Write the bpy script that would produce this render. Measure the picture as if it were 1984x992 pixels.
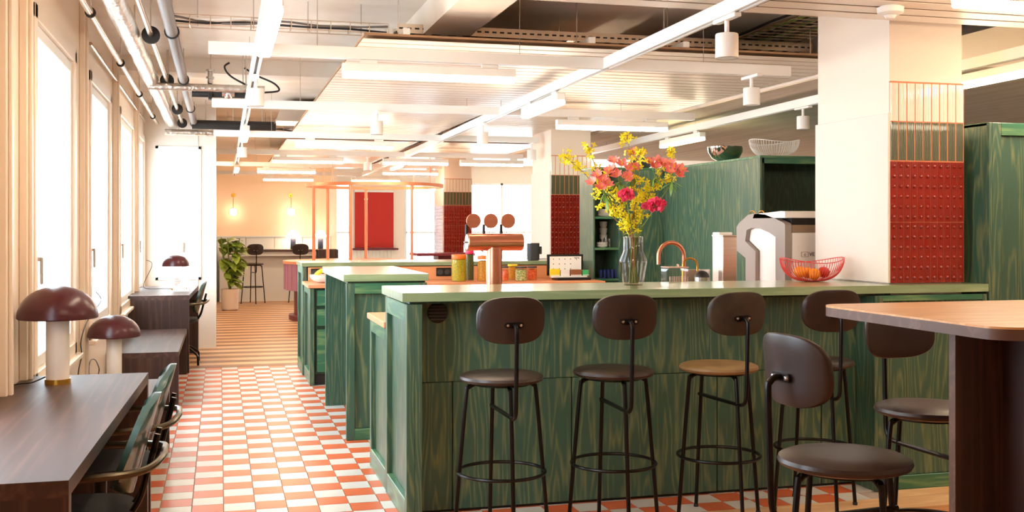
import bpy, bmesh, math, random
from mathutils import Vector, Matrix
random.seed(7)
for o in list(bpy.data.objects): bpy.data.objects.remove(o)
S = bpy.context.scene
COL = S.collection
PI = math.pi
# ------------------------------------------------------------------ camera, sky, exposure
F, CX, HZ, EYE, YAW = 2100.0, 992.0, 441.0, 1.41, math.radians(15.1)
SN, CS = math.sin(YAW), math.cos(YAW)
cam = bpy.data.cameras.new('camera'); camo = bpy.data.objects.new('camera', cam); COL.objects.link(camo)
camo.location = (0, 0, EYE); camo.rotation_euler = (PI/2, 0, -YAW)
cam.sensor_width = 36; cam.lens = 36*F/1984; cam.shift_y = -(496-HZ)/1984; cam.clip_end = 200; cam.clip_start = .05
S.camera = camo
w = bpy.data.worlds.new('overcast_sky'); S.world = w; w.use_nodes = True
bg = w.node_tree.nodes['Background']; bg.inputs[0].default_value = (.80, .92, 1, 1); bg.inputs[1].default_value = 7.5
S.view_settings.view_transform = 'Standard'; S.view_settings.look = 'None'
S.view_settings.exposure = 0.85; S.view_settings.gamma = 1; S.view_settings.use_curve_mapping = False
LAMP = 29.0
WARM = (1, .80, .58)

def PZ(px, py, zc):
    a = (px-CX)/F
    return Vector((zc*(SN+a*CS), zc*(CS-a*SN), EYE-(py-HZ)*zc/F))
def AZ(px, py, z): return PZ(px, py, F*(EYE-z)/(py-HZ))          # point seen at a pixel on a level plane
def AX(px, py, X): return PZ(px, py, X/(SN+(px-CX)/F*CS))        # ... on a plane of constant X
def AY(px, py, Y): return PZ(px, py, Y/(CS-(px-CX)/F*SN))        # ... on a plane of constant Y

# ------------------------------------------------------------------ materials
def lin(c): return tuple((v/255/12.92 if v/255 <= .04045 else ((v/255+.055)/1.055)**2.4) for v in c)
MATS = {}
def mat(name, rgb, rough=.5, metal=0, spec=.5, emit=None, es=0, coat=0, bump=None, noise=None, trans=0, alpha=1):
    m = bpy.data.materials.new(name); m.use_nodes = True; nt = m.node_tree; b = nt.nodes['Principled BSDF']
    c = lin(rgb)+(1,)
    b.inputs['Base Color'].default_value = c; b.inputs['Roughness'].default_value = rough
    b.inputs['Metallic'].default_value = metal; b.inputs['Specular IOR Level'].default_value = spec
    b.inputs['Coat Weight'].default_value = coat
    b.inputs['Transmission Weight'].default_value = trans; b.inputs['Alpha'].default_value = alpha
    if emit: b.inputs['Emission Color'].default_value = emit+(1,); b.inputs['Emission Strength'].default_value = es
    if noise or bump:
        tc = nt.nodes.new('ShaderNodeTexCoord'); mp = nt.nodes.new('ShaderNodeMapping'); n = nt.nodes.new('ShaderNodeTexNoise')
        nt.links.new(tc.outputs['Object'], mp.inputs[0]); nt.links.new(mp.outputs[0], n.inputs[0])
        sc, rgb2, amt = noise if noise else ((8, 8, 8), rgb, 0)
        mp.inputs['Scale'].default_value = sc; n.inputs['Scale'].default_value = 1; n.inputs['Detail'].default_value = 6
        if noise:
            r = nt.nodes.new('ShaderNodeValToRGB'); nt.links.new(n.outputs['Fac'], r.inputs[0])
            r.color_ramp.elements[0].position = .5-amt; r.color_ramp.elements[1].position = .5+amt
            r.color_ramp.elements[0].color = c; r.color_ramp.elements[1].color = lin(rgb2)+(1,)
            nt.links.new(r.outputs[0], b.inputs['Base Color'])
        if bump:
            bp = nt.nodes.new('ShaderNodeBump'); bp.inputs['Strength'].default_value = bump; bp.inputs['Distance'].default_value = .01
            nt.links.new(n.outputs['Fac'], bp.inputs['Height']); nt.links.new(bp.outputs[0], b.inputs['Normal'])
    MATS[name] = m; return m
def wood(name, dark, light, axis, rough=.45, freq=26, coat=0, gs=5.0, thresh=(.35, .75), bump=.08, stretch=.1):
    """stained wood: growth-ring lines running along one axis"""
    m = bpy.data.materials.new(name); m.use_nodes = True; nt = m.node_tree; b = nt.nodes['Principled BSDF']
    N = nt.nodes.new; L = nt.links.new
    tc = N('ShaderNodeTexCoord'); oi = N('ShaderNodeObjectInfo'); ad = N('ShaderNodeVectorMath'); ad.operation = 'ADD'
    sc3 = N('ShaderNodeVectorMath'); sc3.operation = 'SCALE'; sc3.inputs['Scale'].default_value = 13
    cmb = N('ShaderNodeCombineXYZ')
    for k in range(3): L(oi.outputs['Random'], cmb.inputs[k])
    L(cmb.outputs[0], sc3.inputs[0]); L(tc.outputs['Object'], ad.inputs[0]); L(sc3.outputs[0], ad.inputs[1])
    mp = N('ShaderNodeMapping'); L(ad.outputs[0], mp.inputs[0])
    s = [1.0, 1.0, 1.0]; s['XYZ'.index(axis)] = stretch
    mp.inputs['Scale'].default_value = s
    n1 = N('ShaderNodeTexNoise'); n1.inputs['Scale'].default_value = gs; n1.inputs['Detail'].default_value = 3; L(mp.outputs[0], n1.inputs[0])
    mu = N('ShaderNodeMath'); mu.operation = 'MULTIPLY'; mu.inputs[1].default_value = freq; L(n1.outputs['Fac'], mu.inputs[0])
    fr = N('ShaderNodeMath'); fr.operation = 'PINGPONG'; fr.inputs[1].default_value = 1; L(mu.outputs[0], fr.inputs[0])
    n2 = N('ShaderNodeTexNoise'); n2.inputs['Scale'].default_value = 70; n2.inputs['Detail'].default_value = 4; L(mp.outputs[0], n2.inputs[0])
    mx = N('ShaderNodeMath'); mx.operation = 'MULTIPLY'; L(fr.outputs[0], mx.inputs[0]); L(n2.outputs['Fac'], mx.inputs[1])
    rp = N('ShaderNodeValToRGB'); L(mx.outputs[0], rp.inputs[0])
    rp.color_ramp.elements[0].position = thresh[0]*.6; rp.color_ramp.elements[1].position = thresh[1]*.8
    rp.color_ramp.elements[0].color = lin(dark)+(1,); rp.color_ramp.elements[1].color = lin(light)+(1,)
    L(rp.outputs[0], b.inputs['Base Color']); b.inputs['Roughness'].default_value = rough; b.inputs['Coat Weight'].default_value = coat; b.inputs['Coat Roughness'].default_value = .18
    bp = N('ShaderNodeBump'); bp.inputs['Strength'].default_value = bump; bp.inputs['Distance'].default_value = .004
    L(mx.outputs[0], bp.inputs['Height']); L(bp.outputs[0], b.inputs['Normal'])
    MATS[name] = m; return m
def pane_mat(name, tint, gloss=.6):
    """thin glass: light passes straight through, the sheen grows towards grazing angles"""
    m = bpy.data.materials.new(name); m.use_nodes = True; nt = m.node_tree; nt.nodes.clear()
    N = nt.nodes.new; L = nt.links.new
    o = N('ShaderNodeOutputMaterial'); mi = N('ShaderNodeMixShader'); t = N('ShaderNodeBsdfTransparent'); g = N('ShaderNodeBsdfGlossy')
    lw = N('ShaderNodeLayerWeight'); lw.inputs[0].default_value = .5
    pw = N('ShaderNodeMath'); pw.operation = 'POWER'; pw.inputs[1].default_value = 4
    ma = N('ShaderNodeMath'); ma.operation = 'MULTIPLY_ADD'; ma.inputs[1].default_value = gloss; ma.inputs[2].default_value = .04
    L(lw.outputs['Facing'], pw.inputs[0]); L(pw.outputs[0], ma.inputs[0]); L(ma.outputs[0], mi.inputs[0])
    t.inputs[0].default_value = tint+(1,); g.inputs['Roughness'].default_value = .02
    L(t.outputs[0], mi.inputs[1]); L(g.outputs[0], mi.inputs[2]); L(mi.outputs[0], o.inputs[0]); MATS[name] = m; return m

mat('cream', (246, 228, 210), .55, bump=.02)
mat('frame', (252, 234, 214), .3)
mat('white', (246, 242, 236), .4)
mat('metal_white', (248, 244, 238), .3)
mat('slat', (240, 224, 206), .36, spec=.5)
mat('concrete', (242, 230, 216), .85, noise=((2.5, 2.5, 2.5), (226, 208, 188), .25), bump=.25)
mat('board', (240, 226, 212), .6)
mat('gap_shade', (176, 138, 104), .95)  # tan tone stands for the shade between ceiling slats
mat('concrete_raw', (226, 208, 184), .85, noise=((9, .6, 9), (204, 182, 154), .22), bump=.3)
mat('peach_wall', (252, 220, 188), .7)
mat('wainscot', (226, 226, 222), .6)
mat('grout', (176, 160, 146), .9)
mat('tile_red', (228, 116, 72), .32, noise=((3, 3, 3), (214, 100, 58), .3))
mat('tile_white', (226, 222, 214), .3, noise=((3, 3, 3), (216, 212, 204), .3))
wood('plank_light', (226, 178, 128), (244, 206, 158), 'X', .4, 14)
wood('plank_dark', (150, 100, 66), (180, 126, 84), 'X', .4, 14)
wood('plank_oak', (196, 130, 78), (216, 156, 104), 'X', .4, 14)
wood('green_v', (58, 92, 76), (112, 124, 88), 'Z', .42, 44, coat=.1, gs=4)
wood('green_h', (52, 108, 80), (112, 146, 98), 'X', .36, 18, coat=.15)
wood('green_y', (52, 108, 80), (112, 146, 98), 'Y', .36, 18, coat=.15)
wood('green_top', (134, 158, 118), (160, 180, 138), 'X', .3, 16, coat=1, bump=0)
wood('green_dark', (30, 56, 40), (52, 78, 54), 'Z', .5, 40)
wood('walnut_y', (62, 40, 33), (86, 58, 47), 'Y', .46, 14, gs=6, stretch=.05)
wood('walnut_z', (54, 34, 29), (80, 54, 45), 'Z', .42, 14, gs=6, stretch=.05)
wood('oak_table', (206, 152, 96), (226, 178, 122), 'X', .36, 22)
wood('oak_edge', (94, 68, 58), (112, 82, 70), 'X', .45, 14, gs=6, stretch=.05)
mat('peach_top', (238, 158, 112), .4, noise=((2, 30, 30), (228, 146, 100), .3))
mat('peach_panel', (236, 164, 110), .5)
mat('leather', (46, 31, 26), .38, bump=.03)
mat('leather_tan', (152, 122, 78), .5, noise=((9, 9, 9), (120, 92, 58), .25))
mat('brushed', (226, 206, 190), .3, metal=1, noise=((1, 1, 90), (206, 186, 170), .3))
mat('rib_glass', (240, 214, 204), .15, trans=.6)
mat('chair_shell', (44, 66, 58), .35, coat=.3); mat('chair_tube', (96, 86, 68), .28, metal=.8)
mat('leather_worn', (66, 54, 40), .5, noise=((12, 12, 12), (44, 34, 26), .2))
mat('tube_black', (26, 22, 21), .32, metal=.6)
mat('bracket', (34, 28, 26), .3, metal=.7)
mat('steel', (206, 202, 198), .25, metal=1)
mat('foil', (228, 222, 214), .28, metal=1, bump=.9, noise=((26, 26, 26), (190, 182, 172), .2))
mat('pipe_steel', (222, 206, 188), .25, metal=1)
mat('pipe_grey', (118, 108, 102), .5)
mat('rubber', (32, 29, 28), .6)
mat('copper', (206, 140, 114), .3, metal=1, noise=((1, 60, 60), (198, 130, 104), .3))
mat('copper_paint', (232, 150, 110), .35, metal=.3)
mat('lamp_red', (66, 19, 24), .28, spec=.4, noise=((5, 5, 5), (80, 27, 28), .3))
mat('alabaster', (246, 234, 222), .35, noise=((6, 6, 3), (234, 214, 196), .2))
mat('brass', (206, 154, 66), .28, metal=1)
mat('red_tile', (126, 20, 12), .16, noise=((9, 9, 9), (150, 32, 16), .3), coat=.5)
mat('green_tile', (92, 98, 72), .2, coat=.4, noise=((12, 12, 6), (112, 112, 82), .3))
mat('ivory_tile', (250, 238, 220), .2, coat=.4)
mat('grout_orange', (212, 132, 92), .8)
mat('maroon', (112, 30, 44), .45)
mat('lilac', (176, 122, 150), .5)
mat('red_blind', (196, 40, 28), .7)
mat('pot', (222, 204, 184), .6)
mat('leaf', (112, 148, 52), .4, noise=((14, 14, 14), (176, 190, 80), .2))
mat('leaf_green', (96, 146, 62), .4, noise=((14, 14, 14), (140, 176, 80), .2))
mat('stem', (120, 146, 66), .5)
mat('twig', (146, 104, 60), .6)
mat('forsythia', (248, 232, 24), .5)
mat('coral', (250, 120, 122), .5, noise=((60, 60, 60), (252, 170, 150), .2))
mat('carnation', (238, 44, 96), .55, noise=((40, 40, 40), (250, 90, 130), .2))
mat('orange', (246, 150, 24), .5, bump=.1)
mat('apple', (200, 44, 34), .35)
mat('lemon', (250, 212, 40), .45)
mat('wire_red', (222, 66, 56), .4)
mat('wire_white', (246, 240, 232), .4)
mat('porcelain', (240, 234, 226), .25)
mat('grey_plastic', (154, 142, 134), .45)
mat('brown_plastic', (146, 120, 98), .45)
mat('machine_white', (246, 240, 234), .35)
mat('black', (20, 18, 18), .4)
mat('charcoal', (58, 58, 60), .6)
mat('paper', (248, 242, 234), .7)
mat('orange_print', (226, 120, 70), .6)
mat('chrome', (226, 224, 222), .08, metal=1)
mat('blue_glass', (64, 74, 150), .1, trans=.5)
mat('yellow_box', (246, 214, 40), .5)
mat('green_box', (70, 180, 110), .5)
mat('brown_box', (150, 90, 56), .5)
mat('lid_orange', (244, 120, 30), .35)
mat('lid_magenta', (232, 40, 96), .35)
mat('food_yellow', (206, 190, 40), .5, noise=((120, 120, 120), (150, 140, 20), .15))
mat('food_green', (66, 96, 66), .5, noise=((110, 110, 110), (120, 130, 70), .15))
mat('food_corn', (236, 170, 40), .5, noise=((110, 110, 110), (180, 120, 24), .15))
mat('food_red', (216, 66, 30), .5, noise=((60, 60, 60), (240, 130, 60), .15))
mat('food_mix', (230, 214, 160), .5, noise=((70, 70, 70), (120, 160, 60), .12))
mat('led', (255, 240, 220), .5, emit=WARM, es=LAMP)
mat('globe', (255, 240, 220), .5, emit=(1, .84, .62), es=6)
mat('lamp_glow', (255, 240, 220), .5, emit=(1, .88, .72), es=4)
mat('black_back', (20, 28, 60), .5)
pane_mat('pane', (.97, .985, 1), .35)
pane_mat('clear_glass', (.96, .95, .93), .5)
pane_mat('water', (.93, .95, .9), .3)
pane_mat('smoke_glass', (.84, .75, .72), 1.0)

# ------------------------------------------------------------------ mesh helpers
class B:
    def __init__(s): s.v = []; s.f = []
    def add(s, v, f):
        n = len(s.v); s.v += [tuple(p) for p in v]; s.f += [tuple(i+n for i in q) for q in f]; return s
    def box(s, x0, x1, y0, y1, z0, z1, bev=0):
        if x0 > x1: x0, x1 = x1, x0
        if y0 > y1: y0, y1 = y1, y0
        if z0 > z1: z0, z1 = z1, z0
        v = [(x, y, z) for x in (x0, x1) for y in (y0, y1) for z in (z0, z1)]
        f = [(0, 1, 3, 2), (4, 6, 7, 5), (0, 4, 5, 1), (2, 3, 7, 6), (0, 2, 6, 4), (1, 5, 7, 3)]
        if not bev: return s.add(v, f)
        bm = bmesh.new(); vs = [bm.verts.new(p) for p in v]
        for q in f: bm.faces.new([vs[i] for i in q])
        bmesh.ops.bevel(bm, geom=bm.edges[:], offset=bev, segments=1, affect='EDGES', profile=.5)
        bm.verts.index_update()
        s.add([p.co[:] for p in bm.verts], [[p.index for p in q.verts] for q in bm.faces]); bm.free(); return s
    def tube(s, pts, r, n=8, closed=False, cap=True):
        pts = [Vector(p) for p in pts]; m = len(pts); rs = r if isinstance(r, (list, tuple)) else [r]*m
        rings = []; up = None
        for i in range(m):
            a = pts[(i-1) % m] if (i > 0 or closed) else pts[i]; b = pts[(i+1) % m] if (i < m-1 or closed) else pts[i]
            t = (b-a).normalized()
            if up is None:
                up = Vector((0, 0, 1)) if abs(t.z) < .9 else Vector((1, 0, 0))
            u = (up-t*up.dot(t))
            if u.length < 1e-5: u = t.orthogonal()
            u.normalize(); up = u; wv = t.cross(u)
            rings.append([pts[i]+(u*math.cos(2*PI*k/n)+wv*math.sin(2*PI*k/n))*rs[i] for k in range(n)])
        v = [p for q in rings for p in q]; f = []
        for i in range(m if closed else m-1):
            j = (i+1) % m
            for k in range(n): f.append((i*n+k, i*n+(k+1) % n, j*n+(k+1) % n, j*n+k))
        if cap and not closed: f += [tuple(range(n))[::-1], tuple((m-1)*n+k for k in range(n))]
        return s.add(v, f)
    def lathe(s, prof, n=24, c=(0, 0, 0), axis='Z'):
        v = []; f = []; c = Vector(c); rings = []
        for (r, z) in prof:
            ring = []
            for k in range(n if r > 1e-6 else 1):
                a = 2*PI*k/n; p = (r*math.cos(a), r*math.sin(a), z)
                if axis == 'X': p = (z, p[0], p[1])
                if axis == 'Y': p = (p[1], z, p[0])
                ring.append(len(v)); v.append(c+Vector(p))
            rings.append(ring)
        for A, D in zip(rings, rings[1:]):
            for k in range(n):
                q = [A[k % len(A)], A[(k+1) % len(A)], D[(k+1) % len(D)], D[k % len(D)]]
                q = [x for i_, x in enumerate(q) if x not in q[:i_]]
                if len(q) > 2: f.append(tuple(q))
        if prof[0] != prof[-1]:
            if len(rings[0]) > 1: f.append(tuple(rings[0])[::-1])
            if len(rings[-1]) > 1: f.append(tuple(rings[-1]))
        return s.add(v, f)
    def cyl(s, c, r, h, n=20, axis='Z'): return s.lathe([(r, 0), (r, h)], n, c, axis)
    def ball(s, c, r, n=10, sq=(1, 1, 1)):
        m = max(4, n//2); t = B().lathe([(math.sin(PI*i/m) if 0 < i < m else 0, -math.cos(PI*i/m)) for i in range(m+1)], n)
        return s.add([(c[0]+r*sq[0]*p[0], c[1]+r*sq[1]*p[1], c[2]+r*sq[2]*p[2]) for p in t.v], t.f)
    def prism(s, poly, axis, a0, a1):
        """poly of 2-d points; axis X: (y,z)  Y: (x,z)  Z: (x,y)"""
        def q(p, a): return {'X': (a, p[0], p[1]), 'Y': (p[0], a, p[1]), 'Z': (p[0], p[1], a)}[axis]
        n = len(poly); v = [q(p, a0) for p in poly]+[q(p, a1) for p in poly]
        f = [tuple(range(n))[::-1], tuple(range(n, 2*n))]+[(k, (k+1) % n, n+(k+1) % n, n+k) for k in range(n)]
        return s.add(v, f)
    def xf(s, M):
        s.v = [tuple(M @ Vector(p)) for p in s.v]; return s
    def mesh(s, m, smooth=35):
        me = bpy.data.meshes.new('m'); me.from_pydata(s.v, [], s.f)
        bm = bmesh.new(); bm.from_mesh(me); bmesh.ops.recalc_face_normals(bm, faces=bm.faces[:]); bm.to_mesh(me); bm.free()
        if m: me.materials.append(MATS[m])
        if smooth:
            for p in me.polygons: p.use_smooth = True
            me.set_sharp_from_angle(angle=math.radians(smooth))
        return me
def wloc(o):
    v = Vector((0, 0, 0))
    while o: v += o.location; o = o.parent
    return v
def put(b, name, m, parent=None, local=False, smooth=35, me=None):
    me = me or b.mesh(m, smooth); me.name = name
    o = bpy.data.objects.new(name, me); COL.objects.link(o)
    if parent:
        o.parent = parent
        if not local: o.location = -wloc(parent)
    return o
def tag(o, label, cat, group=None, kind=None):
    o['label'] = label; o['category'] = cat
    if group: o['group'] = group
    if kind: o['kind'] = kind
    return o
def thing(name, label, cat, loc, rz=0, group=None):
    o = bpy.data.objects.new(name, None); COL.objects.link(o); o.empty_display_size = .1
    o.location = loc; o.rotation_euler = (0, 0, rz); return tag(o, label, cat, group)
def struct(name, b, m, parent=None):
    o = put(b, name, m, parent)
    if not parent: o['kind'] = 'structure'
    return o
def root_struct(name, loc=(0, 0, 0)):
    o = bpy.data.objects.new(name, None); COL.objects.link(o); o.location = loc; o['kind'] = 'structure'; return o
def dup(root, loc, rz, label, group=None, scale=None):
    def cp(o, par):
        c = o.copy(); COL.objects.link(c)
        if par: c.parent = par
        for ch in o.children: cp(ch, c)
        return c
    r = cp(root, None); r.location = loc; r.rotation_euler = (0, 0, rz); r['label'] = label
    if group: r['group'] = group
    if scale: r.scale = (scale,)*3
    return r
def arc(c, r, a0, a1, n, plane='XZ'):
    out = []
    for i in range(n+1):
        a = a0+(a1-a0)*i/n; u, v = r*math.cos(a), r*math.sin(a)
        out.append({'XZ': (c[0]+u, c[1], c[2]+v), 'YZ': (c[0], c[1]+u, c[2]+v), 'XY': (c[0]+u, c[1]+v, c[2])}[plane])
    return out
def rrect(x0, x1, y0, y1, r, n=6):
    p = []
    for cx, cy, a in ((x1-r, y1-r, 0), (x0+r, y1-r, PI/2), (x0+r, y0+r, PI), (x1-r, y0+r, 1.5*PI)):
        for k in range(n+1): t = a+PI/2*k/n; p.append((cx+r*math.cos(t), cy+r*math.sin(t)))
    return p
def bez(p0, p1, p2, n=10):
    p0, p1, p2 = Vector(p0), Vector(p1), Vector(p2)
    return [p0*(1-t)**2+p1*2*t*(1-t)+p2*t*t for t in [i/n for i in range(n+1)]]
def smoothpath(pts, n=6):
    pts = [Vector(p) for p in pts]; out = []
    for i in range(len(pts)-1):
        a, b, c, d = pts[max(i-1, 0)], pts[i], pts[i+1], pts[min(i+2, len(pts)-1)]
        for k in range(n):
            t = k/n; out.append(.5*((2*b)+(c-a)*t+(2*a-5*b+4*c-d)*t*t+(3*b-a-3*c+d)*t**3))
    out.append(pts[-1]); return out
def text_mesh(body, size, name, m, parent, loc, rot, local=False, align='CENTER'):
    cu = bpy.data.curves.new('t', 'FONT'); cu.body = body; cu.size = size; cu.extrude = .0006; cu.align_x = align; cu.align_y = 'CENTER'
    to = bpy.data.objects.new('t', cu); COL.objects.link(to)
    me = bpy.data.meshes.new_from_object(to.evaluated_get(bpy.context.evaluated_depsgraph_get())); bpy.data.objects.remove(to)
    me.materials.clear(); me.materials.append(MATS[m]); me.transform(Matrix.Translation(loc) @ rot)
    return put(None, name, m, parent, local=local, me=me)
R = Matrix.Rotation
FACE_Y = R(PI/2, 4, 'X')            # reads from -Y
# ------------------------------------------------------------------ setting: floor
WX = -.85; SLAB = 2.85
fl = struct('floor', B().box(-2.2, 9, -2, 26, -.1, -.006), 'grout')
T = .155; X0 = .02; YT0, YT1 = 4.95, 11.32
tb = {c: B().box(-T/2+.0022, T/2-.0022, -T/2+.0022, T/2-.0022, -.006, 0).mesh('tile_'+c, 0) for c in ('red', 'white')}
cand = []; rest = {'red': B(), 'white': B()}
for i in range(-7, 23):
    for j in range(0, 42):
        x = X0+(i+.5)*T; y = YT0+(j+.5)*T
        if y+T/2 > YT1 or x-T/2 < WX: continue
        if x+T/2 > 3.4 and y-T/2 < 5.1: continue
        c = 'red' if (i+j) % 2 else 'white'
        vis = (-.34 < x < .93 and y > 5.1) or (.8 < x < 3.5 and y < 5.32)
        cand.append((0 if vis else 1, y, x, c))
cand.sort()
for k, (h, y, x, c) in enumerate(cand):
    if k < 300:
        o = put(None, 'tile', None, fl, me=tb[c]); o.location = (x, y, 0)
    else:
        rest[c].box(x-T/2+.0022, x+T/2-.0022, y-T/2+.0022, y+T/2-.0022, -.006, 0)
for c in rest:
    o = put(rest[c], 'tile_field', 'tile_'+c, fl, smooth=0); o['kind'] = 'stuff'
y = YT1; k = 0
PW = .2
pm = {c: B().box(-1.1, 4.6, .0012, PW-.0012, -.006, 0).mesh(c, 0) for c in ('plank_light', 'plank_dark')}
while y < 21.6:
    o = put(None, 'plank', None, fl, me=pm[('plank_dark', 'plank_light')[k % 2]]); o.location = (WX+1.05+.0, y, 0); y += PW; k += 1
put(B().box(5.0, 9, 11.3, 26, -.006, 0).box(-.85, 5, 21.7, 26, -.006, 0).box(4.1, 9, 5.09, 11.3, -.006, 0), 'screed', 'tile_white', fl)
pm2 = [B().box(-1.6, 9, .001, PW-.001, -.006, 0).mesh(c, 0) for c in ('plank_light', 'plank_oak')]
for k in range(12):
    o = put(None, 'plank', None, fl, me=pm2[0 if k == 0 else 1]); o.location = (0, 4.95-PW*(k+1), 0)
put(B().box(3.4, 9, 4.951, 5.085, -.006, 0), 'plank', 'plank_light', fl)
put(B().box(-1.6, 9, -2, 4.95-PW*12, -.006, 0), 'board_field', 'plank_oak', fl)

# ------------------------------------------------------------------ setting: walls, windows
def window(n, Y0, Y1, z0, z1, X, split=False):
    """window in a wall of constant X, room on the +X side"""
    r = root_struct('window_%d' % n, (X, (Y0+Y1)/2, z0)); d = .07
    fr = B()
    for (a, b_, c, e) in ((Y0, Y0+d, z0, z1), (Y1-d, Y1, z0, z1), (Y0, Y1, z0, z0+d), (Y0, Y1, z1-d, z1)):
        fr.box(X-.045, X+.025, a, b_, c, e, .004)
    put(fr, 'frame', 'frame', r)
    sa = B(); a0, a1, c0, c1 = Y0+d+.004, Y1-d-.004, z0+d+.004, z1-d-.004; s = .06
    for (a, b_, c, e) in ((a0, a0+s, c0, c1), (a1-s, a1, c0, c1), (a0+s, a1-s, c0, c0+s), (a0+s, a1-s, c1-s, c1)):
        sa.box(X-.04, X+.006, a, b_, c, e, .004)
    put(sa, 'sash', 'white', r)
    put(B().box(X-.024, X-.018, a0+s-.005, a1-s+.005, c0+s-.005, c1-s+.005), 'pane', 'pane', r, smooth=0)
    hz = 1.25
    put(B().box(X+.006, X+.012, a0+.018, a0+.043, hz-.06, hz+.06, .005).box(X+.012, X+.035, a0+.022, a0+.038, hz+.0, hz+.02, .003).box(X+.028, X+.042, a0+.02, a0+.04, hz-.11, hz+.02, .004), 'handle', 'steel', r)
    return r
wins = [(3.0, 4.42), (5.44, 6.95), (7.69, 9.12), (9.93, 11.5), (12.1, 13.12)]  # the first window is out of view, added to let in daylight
ZB, ZT = .66, 2.46
wl = B().box(WX-.05, WX, -2, 13.42, -.0, ZB).box(WX-.05, WX, -2, 13.42, ZT, SLAB)
e = -2
for (a, b_) in wins:
    wl.box(WX-.05, WX, e, a, ZB, ZT); e = b_
wl.box(WX-.05, WX, e, 13.42, ZB, ZT)
struct('wall_left', wl, 'frame')
for k, (a, b_) in enumerate(wins): window(k+1, a, b_, ZB, ZT, WX)
# posts and sills applied to the wall between the windows
for k, yv in enumerate((4.72, 5.2, 7.32, 9.52, 11.8)):
    struct('trim_%d' % (k+1), B().box(WX, WX+.035, yv-.05, yv+.05, 0, SLAB, .004).box(WX+.035, WX+.05, yv-.018, yv+.018, 0, SLAB, .003), 'frame')
for k, (a, b_) in enumerate(wins):
    struct('trim_%d' % (k+11), B().box(WX, WX+.06, a-.03, b_+.03, ZB-.03, ZB, .005), 'frame')
# cross wall with its tall window, and the wall running on behind it
CY = 13.2; xe = -.05
x0, x1 = AY(301, 400, CY).x, AY(390, 400, CY).x; cz0, cz1 = .8, 2.36
struct('wall_cross', B().box(WX, x0, CY, CY+.16, 0, SLAB).box(x1, xe, CY, CY+.16, 0, SLAB).box(x0, x1, CY, CY+.16, 0, cz0).box(x0, x1, CY, CY+.16, cz1, SLAB), 'board')
r = root_struct('window_6', ((x0+x1)/2, CY, cz0))
fr = B(); d = .035
for (a, b_, c, e) in ((x0, x0+d, cz0, cz1), (x1-d, x1, cz0, cz1), (x0, x1, cz0, cz0+d), (x0, x1, cz1-d, cz1), (x0+.29, x0+.34, cz0, cz1-.06)): fr.box(a, b_, CY-.012, CY+.06, c, e, .003)
put(fr, 'frame', 'white', r); put(B().box(x0+d, x1-d, CY+.02, CY+.026, cz0+d, cz1-d), 'pane', 'pane', r, smooth=0)
put(B().box(x0+.302, x0+.322, CY-.035, CY-.012, 1.12, 1.24, .004), 'handle', 'steel', r)
struct('wall_passage', B().box(xe-.14, xe, CY+.16, 21.6, 0, SLAB), 'white')
struct('trim_20', B().box(xe-.2, xe-.192, CY-.008, CY, 0, SLAB).box(xe, xe+.012, CY-.01, CY+.1, 0, SLAB), 'cream')
# back wall: wainscot panels below, peach plaster above
BY = 21.6; bx = 2.12
wb = struct('wall_back', B().box(-.2, bx, BY, BY+.2, 0, SLAB), 'peach_wall')
for k in range(4):
    a = -.05+k*.54
    put(B().box(a+.004, a+.536, BY-.03, BY, 0, 1.22, .003), 'panel', 'wainscot', wb)
put(B().box(-.05, bx, BY-.045, BY, 1.22, 1.25, .003), 'rail', 'wainscot', wb)
# far window wall
FY = 24.6
def fx(px): return AY(px, 440, FY).x
segs = [(fx(646), fx(678)), (fx(786), fx(850)), (fx(903), fx(1040)), (fx(1060), fx(1300))]
wf = B(); e = bx
for a, b_ in segs: wf.box(e, a, FY, FY+.2, 0, 2.45); e = b_
wf.box(e, 9, FY, FY+.2, 0, 2.45); wf.box(bx, 9, FY, FY+.2, 2.45, SLAB)
for a, b_ in segs: wf.box(a, b_, FY, FY+.2, 0, .35)
wfo = struct('wall_far', wf, 'cream')
struct('wall_return', B().box(bx, bx+.12, BY, FY, 0, SLAB), 'cream')
for k, (a, b_) in enumerate(segs):
    r = root_struct('window_%d' % (k+7), ((a+b_)/2, FY, .35)); fr = B(); n = max(1, round((b_-a)/.7))
    for q in range(n+1): xx = a+(b_-a)*q/n; fr.box(xx-.025, xx+.025, FY-.01, FY+.06, .35, 2.45, .003)
    fr.box(a, b_, FY-.01, FY+.06, .35, .4, .003).box(a, b_, FY-.01, FY+.06, 2.4, 2.45, .003).box(a, b_, FY-.01, FY+.06, 1.28, 1.32, .003)
    put(fr, 'frame', 'white', r); put(B().box(a, b_, FY+.02, FY+.026, .38, 2.42), 'pane', 'pane', r, smooth=0)
ta, tb_ = fx(684), fx(765); nt_ = 11
for k in range(nt_):
    for q in range(3):
        put(B().box(ta+(tb_-ta)*k/nt_+.004, ta+(tb_-ta)*(k+1)/nt_-.004, FY-.012, FY, .9-.2*(q+1)+.004, .9-.2*q-.004, .002), 'wall_tile', 'ivory_tile', wfo, smooth=0)
# walls behind the camera and to the right
struct('wall_near', B().box(-1.1, 9, -2.2, -2, 0, SLAB), 'cream')
struct('wall_right', B().box(9, 9.2, -2, 24.8, 0, SLAB), 'cream')
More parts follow.
